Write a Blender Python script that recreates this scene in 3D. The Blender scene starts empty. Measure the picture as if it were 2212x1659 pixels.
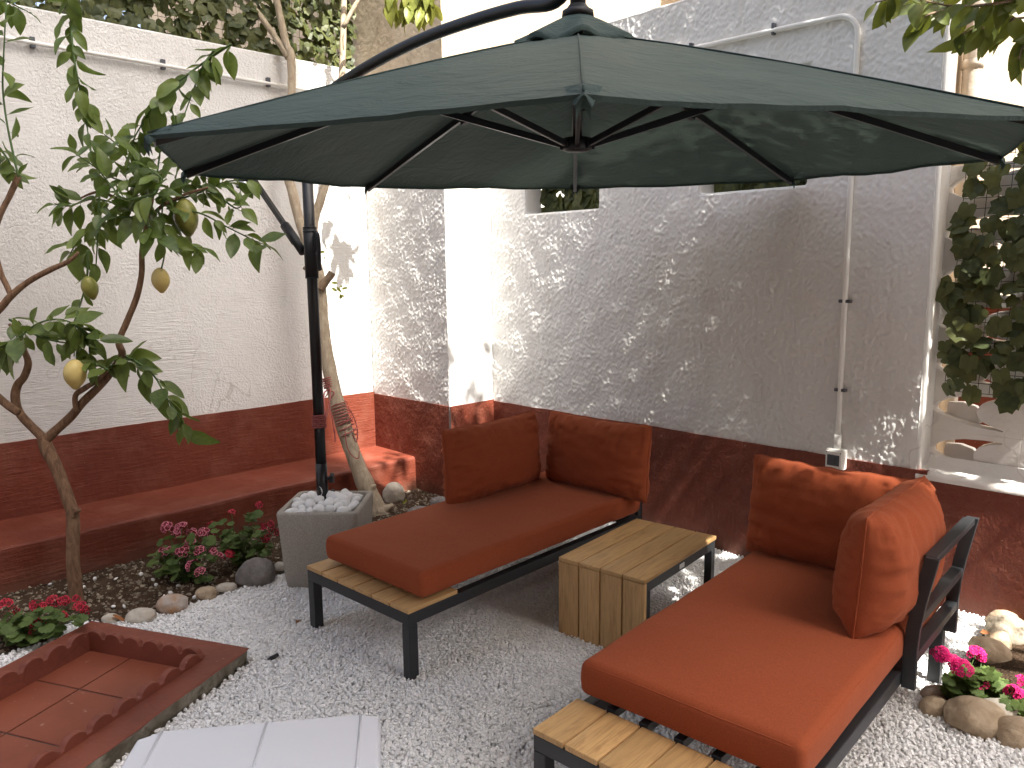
import bpy, bmesh, math, random
import numpy as np
from mathutils import Vector, Matrix, noise, Euler
R = math.radians
random.seed(7)
rng = np.random.default_rng(7)
S = bpy.context.scene
COL = S.collection

# ------------------------------------------------------------------ camera
F_PX, CX, CY = 1693.0, 1106.0, 829.5          # survey of the photograph, 2212 px wide
YAW, PITCH, ROLL, CAM_H = 45.44, 8.49, 0.65, 1.6
_a, _p, _r = R(YAW), R(PITCH), R(ROLL)
_fw = Vector((-math.sin(_a)*math.cos(_p), math.cos(_a)*math.cos(_p), -math.sin(_p)))
_rt0 = Vector((math.cos(_a), math.sin(_a), 0)); _dn0 = _fw.cross(_rt0)
_rt = _rt0*math.cos(_r) + _dn0*math.sin(_r); _dn = -_rt0*math.sin(_r) + _dn0*math.cos(_r)
EYE = Vector((0, 0, CAM_H))
cam_data = bpy.data.cameras.new('camera'); cam = bpy.data.objects.new('camera', cam_data); COL.objects.link(cam)
m3 = Matrix((_rt, -_dn, -_fw)).transposed()
cam.matrix_world = Matrix.Translation(EYE) @ m3.to_4x4()
cam_data.sensor_width = 36; cam_data.lens = 36*F_PX/2212.0
cam_data.clip_start = 0.05; cam_data.clip_end = 500
S.camera = cam
S.render.resolution_x, S.render.resolution_y = 1024, 768

# ------------------------------------------------------------------ light
SUN = Vector((1.0, -0.052, 1.45)).normalized()          # towards the sun
w = bpy.data.worlds.new('World'); S.world = w; w.use_nodes = True
nt = w.node_tree; nt.nodes.clear()
sky = nt.nodes.new('ShaderNodeTexSky'); sky.sky_type = 'NISHITA'; sky.sun_disc = False
sky.sun_elevation = math.asin(SUN.z); sky.sun_rotation = math.atan2(SUN.x, SUN.y)
sky.air_density = 0.9; sky.dust_density = 5.0; sky.ozone_density = 0.6
bg = nt.nodes.new('ShaderNodeBackground'); bg.inputs['Strength'].default_value = 0.12
wo = nt.nodes.new('ShaderNodeOutputWorld')
hs = nt.nodes.new('ShaderNodeHueSaturation'); hs.inputs['Saturation'].default_value = 0.68      # hazy, pale sky
nt.links.new(sky.outputs[0], hs.inputs['Color']); nt.links.new(hs.outputs[0], bg.inputs[0]); nt.links.new(bg.outputs[0], wo.inputs[0])
sd = bpy.data.lights.new('sun', 'SUN'); sd.energy = 5.0; sd.angle = R(0.53); sd.color = (1.0, 0.95, 0.87)
so = bpy.data.objects.new('sun', sd); COL.objects.link(so)
so.rotation_euler = SUN.to_track_quat('Z', 'Y').to_euler(); so.location = (6, 0, 12)
vs = S.view_settings
vs.view_transform = 'Standard'; vs.look = 'None'; vs.gamma = 1.0; vs.use_curve_mapping = False
vs.exposure = 1.8
S.cycles.max_bounces = 8; S.cycles.diffuse_bounces = 5; S.cycles.transparent_max_bounces = 8
S.cycles.use_denoising = True
S.cycles.sample_clamp_indirect = 6.0

# ------------------------------------------------------------------ survey helpers (photo px -> place)
def ray(x, y): return _rt*((x-CX)/F_PX) + _dn*((y-CY)/F_PX) + _fw
def atd(x, y, d): return EYE + ray(x, y)*d
def onz(x, y, z=0.0):
    q = ray(x, y); return EYE + q*((z-EYE.z)/q.z)
def onx(x, y, X):
    q = ray(x, y); return EYE + q*(X/q.x)
def ony(x, y, Y):
    q = ray(x, y); return EYE + q*(Y/q.y)
def onpl(x, y, p, n):
    q = ray(x, y); return EYE + q*((Vector(p)-EYE).dot(n)/q.dot(n))

# ------------------------------------------------------------------ node helpers
class NT:
    def __init__(s, name):
        s.m = bpy.data.materials.new(name); s.m.use_nodes = True
        s.t = s.m.node_tree; s.t.nodes.clear()
        s.out = s.n('ShaderNodeOutputMaterial')
    def n(s, typ, **kw):
        x = s.t.nodes.new(typ)
        for k, v in kw.items():
            if k.startswith('_'): setattr(x, k[1:], v)
        return x
    def l(s, a, b): s.t.links.new(a, b)
    def set(s, node, **kw):
        for k, v in kw.items():
            node.inputs[k.replace('_', ' ')].default_value = v
        return node
    def coord(s, kind='Object', scale=(1,1,1), rot=(0,0,0)):
        tc = s.n('ShaderNodeTexCoord'); mp = s.n('ShaderNodeMapping')
        mp.inputs['Scale'].default_value = scale; mp.inputs['Rotation'].default_value = rot
        if kind == 'World':
            g = s.n('ShaderNodeNewGeometry'); s.l(g.outputs['Position'], mp.inputs[0])
        else: s.l(tc.outputs[kind], mp.inputs[0])
        return mp.outputs[0]
    def noise(s, vec, scale, detail=4, rough=0.55, dist=0.0):
        x = s.n('ShaderNodeTexNoise'); x.inputs['Scale'].default_value = scale
        x.inputs['Detail'].default_value = detail; x.inputs['Roughness'].default_value = rough
        x.inputs['Distortion'].default_value = dist
        if vec is not None: s.l(vec, x.inputs['Vector'])
        return x.outputs[0]
    def ramp(s, fac, stops, interp='LINEAR'):
        x = s.n('ShaderNodeValToRGB'); cr = x.color_ramp; cr.interpolation = interp
        while len(cr.elements) < len(stops): cr.elements.new(0.5)
        for e, (p, c) in zip(cr.elements, stops):
            e.position = p; e.color = (c[0], c[1], c[2], 1) if not isinstance(c, (int, float)) else (c, c, c, 1)
        s.l(fac, x.inputs[0]); return x.outputs[0]
    def mix(s, fac, a, b, mode='MIX'):
        x = s.n('ShaderNodeMix'); x.data_type = 'RGBA'; x.blend_type = mode
        for sock, val in ((x.inputs[0], fac), (x.inputs[6], a), (x.inputs[7], b)):
            if isinstance(val, (int, float)): sock.default_value = val
            elif isinstance(val, (tuple, list)): sock.default_value = (*val[:3], 1)
            else: s.l(val, sock)
        return x.outputs[2]
    def math(s, op, a, b=None):
        x = s.n('ShaderNodeMath'); x.operation = op
        for i, val in enumerate((a, b)):
            if val is None: continue
            if isinstance(val, (int, float)): x.inputs[i].default_value = val
            else: s.l(val, x.inputs[i])
        return x.outputs[0]
    def bump(s, h, strength=0.5, dist=0.01, normal=None):
        x = s.n('ShaderNodeBump'); x.inputs['Strength'].default_value = strength
        x.inputs['Distance'].default_value = dist; s.l(h, x.inputs['Height'])
        if normal is not None: s.l(normal, x.inputs['Normal'])
        return x.outputs[0]
    def bsdf(s, col, rough=0.8, spec=0.3, metal=0.0, normal=None, sheen=0.0, trans=None, tcol=None):
        b = s.n('ShaderNodeBsdfPrincipled')
        if isinstance(col, (tuple, list)): b.inputs['Base Color'].default_value = (*col[:3], 1)
        else: s.l(col, b.inputs['Base Color'])
        if isinstance(rough, (int, float)): b.inputs['Roughness'].default_value = rough
        else: s.l(rough, b.inputs['Roughness'])
        b.inputs['Specular IOR Level'].default_value = spec; b.inputs['Metallic'].default_value = metal
        if sheen: b.inputs['Sheen Weight'].default_value = sheen; b.inputs['Sheen Roughness'].default_value = 0.45; b.inputs['Sheen Tint'].default_value = (1.0, 0.72, 0.56, 1)
        if normal is not None: s.l(normal, b.inputs['Normal'])
        if trans:
            t = s.n('ShaderNodeBsdfTranslucent')
            tc = tcol if tcol is not None else col
            if isinstance(tc, (tuple, list)): t.inputs[0].default_value = (*tc[:3], 1)
            else: s.l(tc, t.inputs[0])
            mx = s.n('ShaderNodeMixShader'); mx.inputs[0].default_value = trans
            s.l(b.outputs[0], mx.inputs[1]); s.l(t.outputs[0], mx.inputs[2]); s.l(mx.outputs[0], s.out.inputs[0])
        else: s.l(b.outputs[0], s.out.inputs[0])
        return s.m
M = {}

def mk_stucco(name, base, kind):
    t = NT(name); P = t.coord('World')
    big = t.noise(P, 1.3, 3); mid = t.noise(P, 9, 4)
    c = t.mix(t.ramp(big, [(0.3, 0), (0.7, 1)]), [x*0.94 for x in base], base)
    c = t.mix(t.math('MULTIPLY', t.ramp(mid, [(0.55, 0), (0.75, 1)]), 0.25), c, [base[0]*0.82, base[1]*0.79, base[2]*0.74])
    spk = t.noise(P, 60, 2)
    c = t.mix(t.math('MULTIPLY', t.ramp(spk, [(0.70, 0), (0.74, 1)]), 0.35), c, [x*0.7 for x in base])
    dr = t.ramp(t.noise(t.coord('World', (5, 5, 0.35)), 1.7, 5, 0.6), [(0.56, 0), (0.72, 1)])
    c = t.mix(t.math('MULTIPLY', dr, 0.16), c, (0.46, 0.41, 0.34))
    vo = t.n('ShaderNodeTexVoronoi'); vo.feature = 'DISTANCE_TO_EDGE'; vo.inputs['Scale'].default_value = 1.1
    wv = t.n('ShaderNodeVectorMath'); wv.operation = 'ADD'; nz = t.n('ShaderNodeTexNoise'); nz.inputs['Scale'].default_value = 3.0; t.l(P, nz.inputs['Vector'])
    t.l(P, wv.inputs[0]); t.l(nz.outputs['Color'], wv.inputs[1]); t.l(wv.outputs[0], vo.inputs['Vector'])
    ck = t.math('MULTIPLY', t.ramp(vo.outputs[0], [(0.0, 1), (0.006, 0)]), t.ramp(t.noise(P, 0.8, 2), [(0.5, 0), (0.6, 1)]))
    c = t.mix(t.math('MULTIPLY', ck, 0.45), c, (0.36, 0.32, 0.27))
    if kind == 'comb':       # trowelled, combed strokes turning with large noise
        w1 = t.noise(t.coord('World', (1, 6, 60), (0.35, 0, 0)), 2.2, 5, 0.6, 0.6)
        w2 = t.noise(t.coord('World', (1, 5, 55), (-0.5, 0, 0)), 2.0, 5, 0.6, 0.6)
        sel = t.ramp(t.noise(P, 0.9, 2), [(0.44, 0), (0.56, 1)])
        st = t.mix(sel, w1, w2)
        peel = t.noise(P, 75, 3, 0.55)
        sel2 = t.ramp(t.noise(t.coord('World', (1, 1, 1), (1, 2, 3)), 1.1, 2), [(0.45, 0), (0.55, 1)])
        h = t.mix(sel2, st, peel)
        nrm = t.bump(h, 0.8, 0.012)
        nrm = t.bump(t.noise(P, 5, 3), 0.4, 0.02, nrm)
    elif kind == 'rough':    # brushed spatter stucco, lit at a graze
        n1 = t.noise(t.coord('World', (1, 1, 0.75)), 62, 3, 0.6, 0.9)
        n2 = t.noise(t.coord('World', (1.6, 1.6, 0.5), (0, 0.5, 0)), 22, 4, 0.6, 1.2)
        n3 = t.noise(P, 3.2, 3)
        nrm = t.bump(t.noise(P, 130, 2), 0.35, 0.004)
    else:
        nrm = t.bump(t.noise(P, 40, 4), 0.4, 0.008)
    return t.bsdf(c, 0.85, 0.25, normal=nrm)
WHITE = (0.79, 0.78, 0.758)
M['wallB'] = mk_stucco('white_trowelled_plaster', WHITE, 'comb')
M['wallA'] = mk_stucco('white_rough_stucco', WHITE, 'rough')
M['smooth_white'] = mk_stucco('white_smooth_plaster', (0.80, 0.765, 0.72), 'smooth')
RED = (0.185, 0.041, 0.021)
def mk_red(name, kind, base=RED, rough=0.6):
    t = NT(name); P = t.coord('World')
    c = t.mix(t.ramp(t.noise(P, 2.1, 5), [(0.3, 0), (0.7, 1)]), [x*0.82 for x in base], base)
    st = t.noise(t.coord('World', (14, 14, 1.2)), 3, 4)
    c = t.mix(t.math('MULTIPLY', t.ramp(st, [(0.5, 0), (0.75, 1)]), 0.3), c, (base[0]*0.7, base[1]*0.72, base[2]*0.75))
    c = t.mix(t.math('MULTIPLY', t.ramp(t.noise(P, 45, 2), [(0.73, 0), (0.76, 1)]), 0.35), c, (0.55, 0.35, 0.27))
    dust = t.ramp(t.noise(P, 6, 5), [(0.5, 0), (0.8, 1)])
    c = t.mix(t.math('MULTIPLY', dust, 0.22), c, (0.42, 0.20, 0.14))
    if kind == 'rough':
        nrm = t.bump(t.noise(t.coord('World', (1, 1, 0.6)), 55, 3, 0.6, 0.8), 0.8, 0.010); nrm = t.bump(t.noise(P, 9, 4), 0.7, 0.03, nrm)
    else:
        nrm = t.bump(t.noise(t.coord('World', (1, 3, 30), (0.2, 0, 0)), 3, 5, 0.6, 0.5), 0.55, 0.01); nrm = t.bump(t.noise(P, 8, 4), 0.5, 0.02, nrm)
    sep = t.n('ShaderNodeSeparateXYZ'); t.l(P, sep.inputs[0])
    splash = t.math('MULTIPLY', t.ramp(t.math('ADD', sep.outputs[2], t.math('MULTIPLY', t.noise(P, 7, 5), 0.22)), [(0.12, 1), (0.24, 0)]), 0.55)
    c = t.mix(splash, c, (0.11, 0.062, 0.040))      # soil splashed up from the bed
    return t.bsdf(c, rough, 0.35, normal=nrm)
M['redB'] = mk_red('oxblood_masonry_paint', 'comb'); M['redA'] = mk_red('oxblood_rough_paint', 'rough')

def mk_simple(name, col, rough=0.5, spec=0.4, metal=0.0, var=0.1, bump=0.0, bscale=80, sheen=0):
    t = NT(name); P = t.coord('World')
    c = t.mix(t.noise(P, 7, 4), [x*(1-var) for x in col], [min(1, x*(1+var)) for x in col])
    nrm = t.bump(t.noise(P, bscale, 3), bump, 0.004) if bump else None
    return t.bsdf(c, rough, spec, metal, nrm, sheen)
M['metal'] = mk_simple('anthracite_powder_coat', (0.022, 0.024, 0.027), 0.42, 0.5, 0, 0.1, 0.08, 600)
M['black'] = mk_simple('black_painted_steel', (0.009, 0.009, 0.011), 0.36, 0.5, 0, 0.15, 0.05, 500)
M['black_plastic'] = mk_simple('black_plastic', (0.012, 0.012, 0.014), 0.5, 0.4)
M['chrome'] = mk_simple('bare_aluminium', (0.6, 0.6, 0.6), 0.3, 0.5, 1.0, 0.05)
M['pvc'] = mk_simple('white_pvc', (0.78, 0.77, 0.74), 0.4, 0.4, 0, 0.04)
M['grey_plastic'] = mk_simple('dark_grey_plastic', (0.07, 0.075, 0.09), 0.35, 0.5)
M['wire'] = mk_simple('black_plastic_mesh', (0.01, 0.012, 0.01), 0.6, 0.3)
M['stemgreen'] = mk_simple('green_stem', (0.07, 0.12, 0.035), 0.6, 0.3, 0, 0.2)
M['lid'] = mk_simple('white_moulded_plastic', (0.58, 0.595, 0.645), 0.42, 0.35, 0, 0.02, 0.05, 300)
M['deadleaf'] = mk_simple('dry_brown_leaf', (0.28, 0.12, 0.05), 0.8, 0.2, 0, 0.4)

def mk_fabric():
    t = NT('terracotta_woven_fabric'); O = t.coord('Object'); P = t.coord('World')
    base = (0.300, 0.070, 0.029)
    wv = t.noise(t.coord('World', (1, 0.25, 1), (0, 0, 0.6)), 620, 2); wv2 = t.noise(t.coord('World', (0.25, 1, 1), (0, 0, 0.6)), 620, 2)
    f = t.math('ADD', t.math('MULTIPLY', wv, 0.5), t.math('MULTIPLY', wv2, 0.5))
    c = t.mix(t.ramp(f, [(0.36, 0), (0.64, 1)]), [x*0.78 for x in base], [x*1.2 for x in base])
    c = t.mix(t.math('MULTIPLY', t.ramp(t.noise(P, 3, 4), [(0.35, 0), (0.7, 1)]), 0.35), c, (0.32, 0.085, 0.039))
    nrm = t.bump(f, 0.25, 0.0015)
    nrm = t.bump(t.noise(P, 11, 3), 0.25, 0.012, nrm)
    return t.bsdf(c, 0.95, 0.08, normal=nrm, sheen=0.10)
M['fabric'] = mk_fabric()
def mk_canopy():
    t = NT('dark_green_canopy_cloth'); P = t.coord('World')
    base = (0.040, 0.065, 0.060)
    c = t.mix(t.ramp(t.noise(P, 2.5, 4), [(0.3, 0), (0.7, 1)]), [x*0.88 for x in base], [x*1.1 for x in base])
    nrm = t.bump(t.noise(P, 500, 2), 0.15, 0.001)
    nrm = t.bump(t.noise(t.coord('World', (1, 1, 3)), 5, 5, 0.6, 2.2), 0.6, 0.02, nrm); nrm = t.bump(t.noise(t.coord('World', (1.2, 7, 2), (0, 0, 0.7)), 3, 4, 0.6, 1.0), 0.45, 0.015, nrm)
    return t.bsdf(c, 0.72, 0.25, normal=nrm, trans=0.05, tcol=(0.10, 0.14, 0.11), sheen=0.0)
M['canopy'] = mk_canopy()
def mk_wood():
    t = NT('teak_brown_polywood'); tc = t.n('ShaderNodeTexCoord'); oi = t.n('ShaderNodeObjectInfo')
    mp = t.n('ShaderNodeMapping'); mp.inputs['Scale'].default_value = (9, 1.3, 9)
    sh = t.n('ShaderNodeVectorMath'); sh.operation = 'ADD'
    cmb = t.n('ShaderNodeCombineXYZ'); t.l(t.math('MULTIPLY', oi.outputs['Random'], 37.0), cmb.inputs[1]); t.l(t.math('MULTIPLY', oi.outputs['Random'], 11.0), cmb.inputs[0])
    t.l(tc.outputs['Object'], sh.inputs[0]); t.l(cmb.outputs[0], sh.inputs[1]); t.l(sh.outputs[0], mp.inputs[0])
    g = t.noise(mp.outputs[0], 2.2, 6, 0.62, 1.6)
    fine = t.n('ShaderNodeMapping'); fine.inputs['Scale'].default_value = (60, 3, 60); t.l(sh.outputs[0], fine.inputs[0])
    g2 = t.noise(fine.outputs[0], 3, 4)
    c = t.ramp(g, [(0.26, (0.40, 0.228, 0.092)), (0.45, (0.62, 0.375, 0.16)), (0.72, (0.68, 0.425, 0.188))])
    c = t.mix(t.math('MULTIPLY', t.ramp(g2, [(0.45, 0), (0.7, 1)]), 0.4), c, (0.20, 0.115, 0.048))
    c = t.mix(t.math('MULTIPLY', oi.outputs['Random'], 0.3), c, (0.30, 0.19, 0.085))
    return t.bsdf(c, 0.5, 0.35, normal=t.bump(g2, 0.2, 0.002))
M['wood'] = mk_wood()
def mk_gravel(name, lo, hi, warm, rough=0.75):
    t = NT(name); g = t.n('ShaderNodeNewGeometry'); P = t.coord('World')
    c = t.mix(g.outputs['Random Per Island'], lo, hi)
    c = t.mix(t.math('MULTIPLY', t.ramp(t.noise(P, 90, 3), [(0.45, 0), (0.7, 1)]), 0.45), c, warm)
    return t.bsdf(c, rough, 0.3, normal=t.bump(t.noise(P, 220, 2), 0.25, 0.002))
M['gravel'] = mk_gravel('white_marble_chips', (0.80, 0.80, 0.80), (0.95, 0.95, 0.945), (0.76, 0.745, 0.725))
M['soilstone'] = mk_gravel('brown_soil_stones', (0.10, 0.075, 0.05), (0.36, 0.31, 0.24), (0.12, 0.09, 0.06))
M['whitestone'] = mk_gravel('white_planter_pebble', (0.74, 0.74, 0.74), (0.86, 0.86, 0.85), (0.74, 0.74, 0.73), 0.6)
def mk_ground(name, a, b, s1=14, s2=90):
    t = NT(name); P = t.coord('World')
    c = t.mix(t.ramp(t.noise(P, s1, 6), [(0.3, 0), (0.7, 1)]), a, b)
    c = t.mix(t.math('MULTIPLY', t.ramp(t.noise(P, s2, 3), [(0.55, 0), (0.75, 1)]), 0.6), c, [min(1, x*2.2) for x in b])
    nrm = t.bump(t.noise(P, s2, 4), 0.9, 0.02)
    return t.bsdf(c, 0.95, 0.1, normal=nrm)
M['soil'] = mk_ground('dark_garden_soil', (0.035, 0.022, 0.014), (0.085, 0.055, 0.035))
M['gravelbase'] = mk_ground('grit_under_gravel', (0.58, 0.57, 0.56), (0.74, 0.73, 0.71))
M['ground'] = mk_ground('dry_earth', (0.16, 0.13, 0.10), (0.24, 0.20, 0.15))
def mk_rock(name, a, b, c3, spots=0.4):
    t = NT(name); P = t.coord('Object'); oi = t.n('ShaderNodeObjectInfo')
    c = t.mix(t.ramp(t.noise(P, 9, 6, 0.6, 0.6), [(0.35, 0), (0.65, 1)]), a, b)
    c = t.mix(t.math('MULTIPLY', t.ramp(t.noise(P, 22, 5), [(0.52, 0), (0.68, 1)]), spots), c, c3)
    nrm = t.bump(t.noise(P, 40, 5, 0.6), 0.6, 0.012)
    return t.bsdf(c, 0.85, 0.25, normal=nrm)
M['rock_grey'] = mk_rock('grey_fieldstone', (0.13, 0.115, 0.11), (0.27, 0.25, 0.235), (0.38, 0.36, 0.34))
M['rock_pale'] = mk_rock('pale_limestone', (0.42, 0.38, 0.32), (0.60, 0.56, 0.49), (0.36, 0.24, 0.15))
M['rock_tan'] = mk_rock('tan_sandstone', (0.36, 0.27, 0.18), (0.52, 0.42, 0.30), (0.25, 0.17, 0.10))
M['rock_pit'] = mk_rock('pitted_weathered_stone', (0.16, 0.12, 0.08), (0.55, 0.50, 0.40), (0.06, 0.05, 0.035), 0.9)
M['rock_rust'] = mk_rock('rust_stained_stone', (0.46, 0.42, 0.38), (0.40, 0.22, 0.11), (0.52, 0.48, 0.44), 0.5)
def mk_planter():
    t = NT('cast_stone'); P = t.coord('World')
    c = t.mix(t.ramp(t.noise(P, 150, 3), [(0.35, 0), (0.65, 1)]), (0.31, 0.28, 0.24), (0.41, 0.38, 0.335))
    c = t.mix(t.math('MULTIPLY', t.ramp(t.noise(t.coord('World', (6, 6, 0.8)), 3, 4), [(0.5, 0), (0.75, 1)]), 0.3), c, (0.25, 0.215, 0.18))
    return t.bsdf(c, 0.85, 0.2, normal=t.bump(t.noise(P, 180, 3), 0.3, 0.003))
M['planter'] = mk_planter()
def mk_painted_slab():
    t = NT('red_painted_cement'); P = t.coord('World'); base = (0.20, 0.056, 0.034)
    c = t.mix(t.ramp(t.noise(P, 5, 5), [(0.3, 0), (0.7, 1)]), [x*0.8 for x in base], [x*1.15 for x in base])
    c = t.mix(t.math('MULTIPLY', t.ramp(t.noise(P, 38, 3), [(0.71, 0), (0.75, 1)]), 0.5), c, (0.45, 0.30, 0.24))
    ck = t.n('ShaderNodeTexVoronoi'); ck.feature = 'DISTANCE_TO_EDGE'; ck.inputs['Scale'].default_value = 6
    t.l(t.coord('World', (1, 1, 1)), ck.inputs['Vector'])
    cr = t.math('MULTIPLY', t.ramp(ck.outputs[0], [(0.0, 1), (0.02, 0)]), t.ramp(t.noise(P, 2, 2), [(0.5, 0), (0.6, 1)]))
    c = t.mix(t.math('MULTIPLY', cr, 0.6), c, (0.10, 0.03, 0.02))
    nrm = t.bump(t.noise(P, 30, 5), 0.5, 0.006)
    return t.bsdf(c, 0.55, 0.35, normal=nrm)
M['slab'] = mk_painted_slab()
def mk_tile():
    t = NT('terracotta_floor_tile'); P = t.coord('World'); oi = t.n('ShaderNodeObjectInfo')
    c = t.mix(t.ramp(t.noise(P, 4, 5), [(0.3, 0), (0.7, 1)]), (0.19, 0.048, 0.026), (0.26, 0.072, 0.038))
    c = t.mix(t.math('MULTIPLY', oi.outputs['Random'], 0.3), c, (0.18, 0.055, 0.032))
    c = t.mix(t.math('MULTIPLY', t.ramp(t.noise(P, 24, 4), [(0.66, 0), (0.74, 1)]), 0.45), c, (0.5, 0.36, 0.30))
    return t.bsdf(c, 0.42, 0.4, normal=t.bump(t.noise(P, 60, 3), 0.15, 0.003))
M['tile'] = mk_tile()
M['grout'] = mk_ground('grey_grout', (0.06, 0.06, 0.055), (0.09, 0.09, 0.085), 20, 120)
M['rawconcrete'] = mk_rock('raw_mossy_concrete', (0.14, 0.12, 0.085), (0.32, 0.29, 0.23), (0.06, 0.055, 0.03), 0.8)
def mk_leaf(name, a, b, cspec=0.4, trans=0.22, tcol=(0.22, 0.34, 0.05), rough=0.42):
    t = NT(name); oi = t.n('ShaderNodeObjectInfo'); g = t.n('ShaderNodeNewGeometry'); P = t.coord('Object')
    r = t.math('FRACT', t.math('ADD', oi.outputs['Random'], g.outputs['Random Per Island']))
    c = t.mix(r, a, b)
    c = t.mix(t.math('MULTIPLY', t.ramp(t.noise(t.coord('World'), 45, 3), [(0.45, 0), (0.75, 1)]), 0.4), c, [x*1.5 for x in b])
    return t.bsdf(c, rough, cspec, trans=trans, tcol=tcol)
M['lemonleaf'] = mk_leaf('lemon_leaf', (0.045, 0.075, 0.020), (0.135, 0.180, 0.040))
M['ivyleaf'] = mk_leaf('ivy_leaf', (0.030, 0.044, 0.015), (0.105, 0.115, 0.038), 0.35, 0.15, (0.22, 0.24, 0.05), 0.5)
M['treeleaf'] = mk_leaf('broad_tree_leaf', (0.05, 0.07, 0.015), (0.12, 0.15, 0.03), 0.4, 0.25, (0.32, 0.36, 0.05))
M['gerleaf'] = mk_leaf('geranium_leaf', (0.05, 0.085, 0.022), (0.11, 0.16, 0.045), 0.25, 0.2, (0.2, 0.3, 0.06), 0.6)
M['paleleaf'] = mk_leaf('pale_young_leaf', (0.16, 0.19, 0.04), (0.26, 0.27, 0.06), 0.3, 0.3, (0.4, 0.42, 0.08))
def mk_bark(name, a, b, sc=(30, 30, 7)):
    t = NT(name)
    n1 = t.noise(t.coord('World', sc), 1.6, 6, 0.6, 0.8)
    c = t.mix(t.ramp(n1, [(0.3, 0), (0.7, 1)]), a, b)
    c = t.mix(t.math('MULTIPLY', t.ramp(t.noise(t.coord('World'), 18, 4), [(0.55, 0), (0.75, 1)]), 0.4), c, [min(1, x*1.6) for x in b])
    return t.bsdf(c, 0.85, 0.2, normal=t.bump(n1, 0.7, 0.008))
M['bark_lemon'] = mk_bark('brown_lemon_bark', (0.10, 0.055, 0.033), (0.23, 0.14, 0.085))
M['bark_pale'] = mk_bark('pale_fig_bark', (0.33, 0.26, 0.18), (0.50, 0.42, 0.31))
M['bark_dark'] = mk_bark('grey_brown_bark', (0.13, 0.09, 0.06), (0.25, 0.18, 0.12))
def mk_lemon(name, a, b):
    t = NT(name); P = t.coord('Object')
    c = t.mix(t.ramp(t.noise(P, 14, 3), [(0.35, 0), (0.7, 1)]), a, b)
    return t.bsdf(c, 0.45, 0.4, normal=t.bump(t.noise(P, 260, 2), 0.3, 0.002))
M['lemon'] = mk_lemon('lemon_peel', (0.50, 0.38, 0.12), (0.60, 0.48, 0.19)); M['greenlemon'] = mk_lemon('unripe_lemon_peel', (0.13, 0.15, 0.03), (0.32, 0.29, 0.07))
M['pet_pink'] = mk_simple('pink_petal_edge', (0.62, 0.20, 0.27), 0.6, 0.2, 0, 0.2)
M['pet_dark'] = mk_simple('dark_crimson_petal', (0.17, 0.010, 0.022), 0.6, 0.2, 0, 0.3)
M['pet_red'] = mk_simple('crimson_petal', (0.50, 0.035, 0.060), 0.6, 0.2, 0, 0.25)
M['pet_magenta'] = mk_simple('magenta_petal', (0.72, 0.016, 0.17), 0.6, 0.2, 0, 0.2)
M['pet_mag2'] = mk_simple('magenta_petal_throat', (0.55, 0.012, 0.13), 0.6, 0.2, 0, 0.2)
M['rope'] = mk_simple('faded_red_cord', (0.36, 0.115, 0.105), 0.9, 0.1, 0, 0.25, 0.4, 700)
def mk_weathered(name, a, b, c3):
    t = NT(name); P = t.coord('World')
    c = t.mix(t.ramp(t.noise(P, 1.6, 6, 0.6), [(0.35, 0), (0.65, 1)]), a, b)
    c = t.mix(t.math('MULTIPLY', t.ramp(t.noise(t.coord('World', (3, 3, 0.5)), 2.5, 5), [(0.5, 0), (0.72, 1)]), 0.7), c, c3)
    c = t.mix(t.math('MULTIPLY', t.ramp(t.noise(P, 14, 5), [(0.6, 0), (0.75, 1)]), 0.5), c, (0.36, 0.26, 0.18))
    return t.bsdf(c, 0.9, 0.15, normal=t.bump(t.noise(P, 25, 5), 0.5, 0.01))
M['oldplaster'] = mk_weathered('weathered_beige_plaster', (0.46, 0.37, 0.27), (0.60, 0.50, 0.38), (0.34, 0.27, 0.20))
M['cream'] = mk_weathered('cream_render', (0.66, 0.57, 0.45), (0.74, 0.66, 0.54), (0.58, 0.47, 0.35))
M['ochre'] = mk_weathered('ochre_render', (0.30, 0.20, 0.12), (0.38, 0.26, 0.16), (0.26, 0.17, 0.11))
M['pipe'] = mk_weathered('grey_beige_downpipe', (0.42, 0.37, 0.31), (0.5, 0.44, 0.37), (0.36, 0.31, 0.26))
M['glass'] = mk_simple('dark_window_glass', (0.05, 0.06, 0.07), 0.08, 0.5)

# ------------------------------------------------------------------ mesh helpers
def link(name, me, mat, parent=None, smooth=False, loc=None):
    o = bpy.data.objects.new(name, me); COL.objects.link(o)
    if mat is not None and not me.materials:
        for mm in (mat if isinstance(mat, (list, tuple)) else [mat]): me.materials.append(M[mm] if isinstance(mm, str) else mm)
    if parent is not None: o.parent = parent
    if loc is not None: o.location = loc
    if smooth: me.polygons.foreach_set('use_smooth', [True]*len(me.polygons))
    return o
def tag(o, label=None, cat=None, group=None, kind=None):
    if label: o['label'] = label
    if cat: o['category'] = cat
    if group: o['group'] = group
    if kind: o['kind'] = kind
    return o
def thing(name, label, cat, loc=(0, 0, 0), rotz=0.0, group=None):
    o = bpy.data.objects.new(name, None); COL.objects.link(o)
    o.empty_display_size = 0.1; o.location = loc; o.rotation_euler = (0, 0, rotz)
    return tag(o, label, cat, group)
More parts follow.
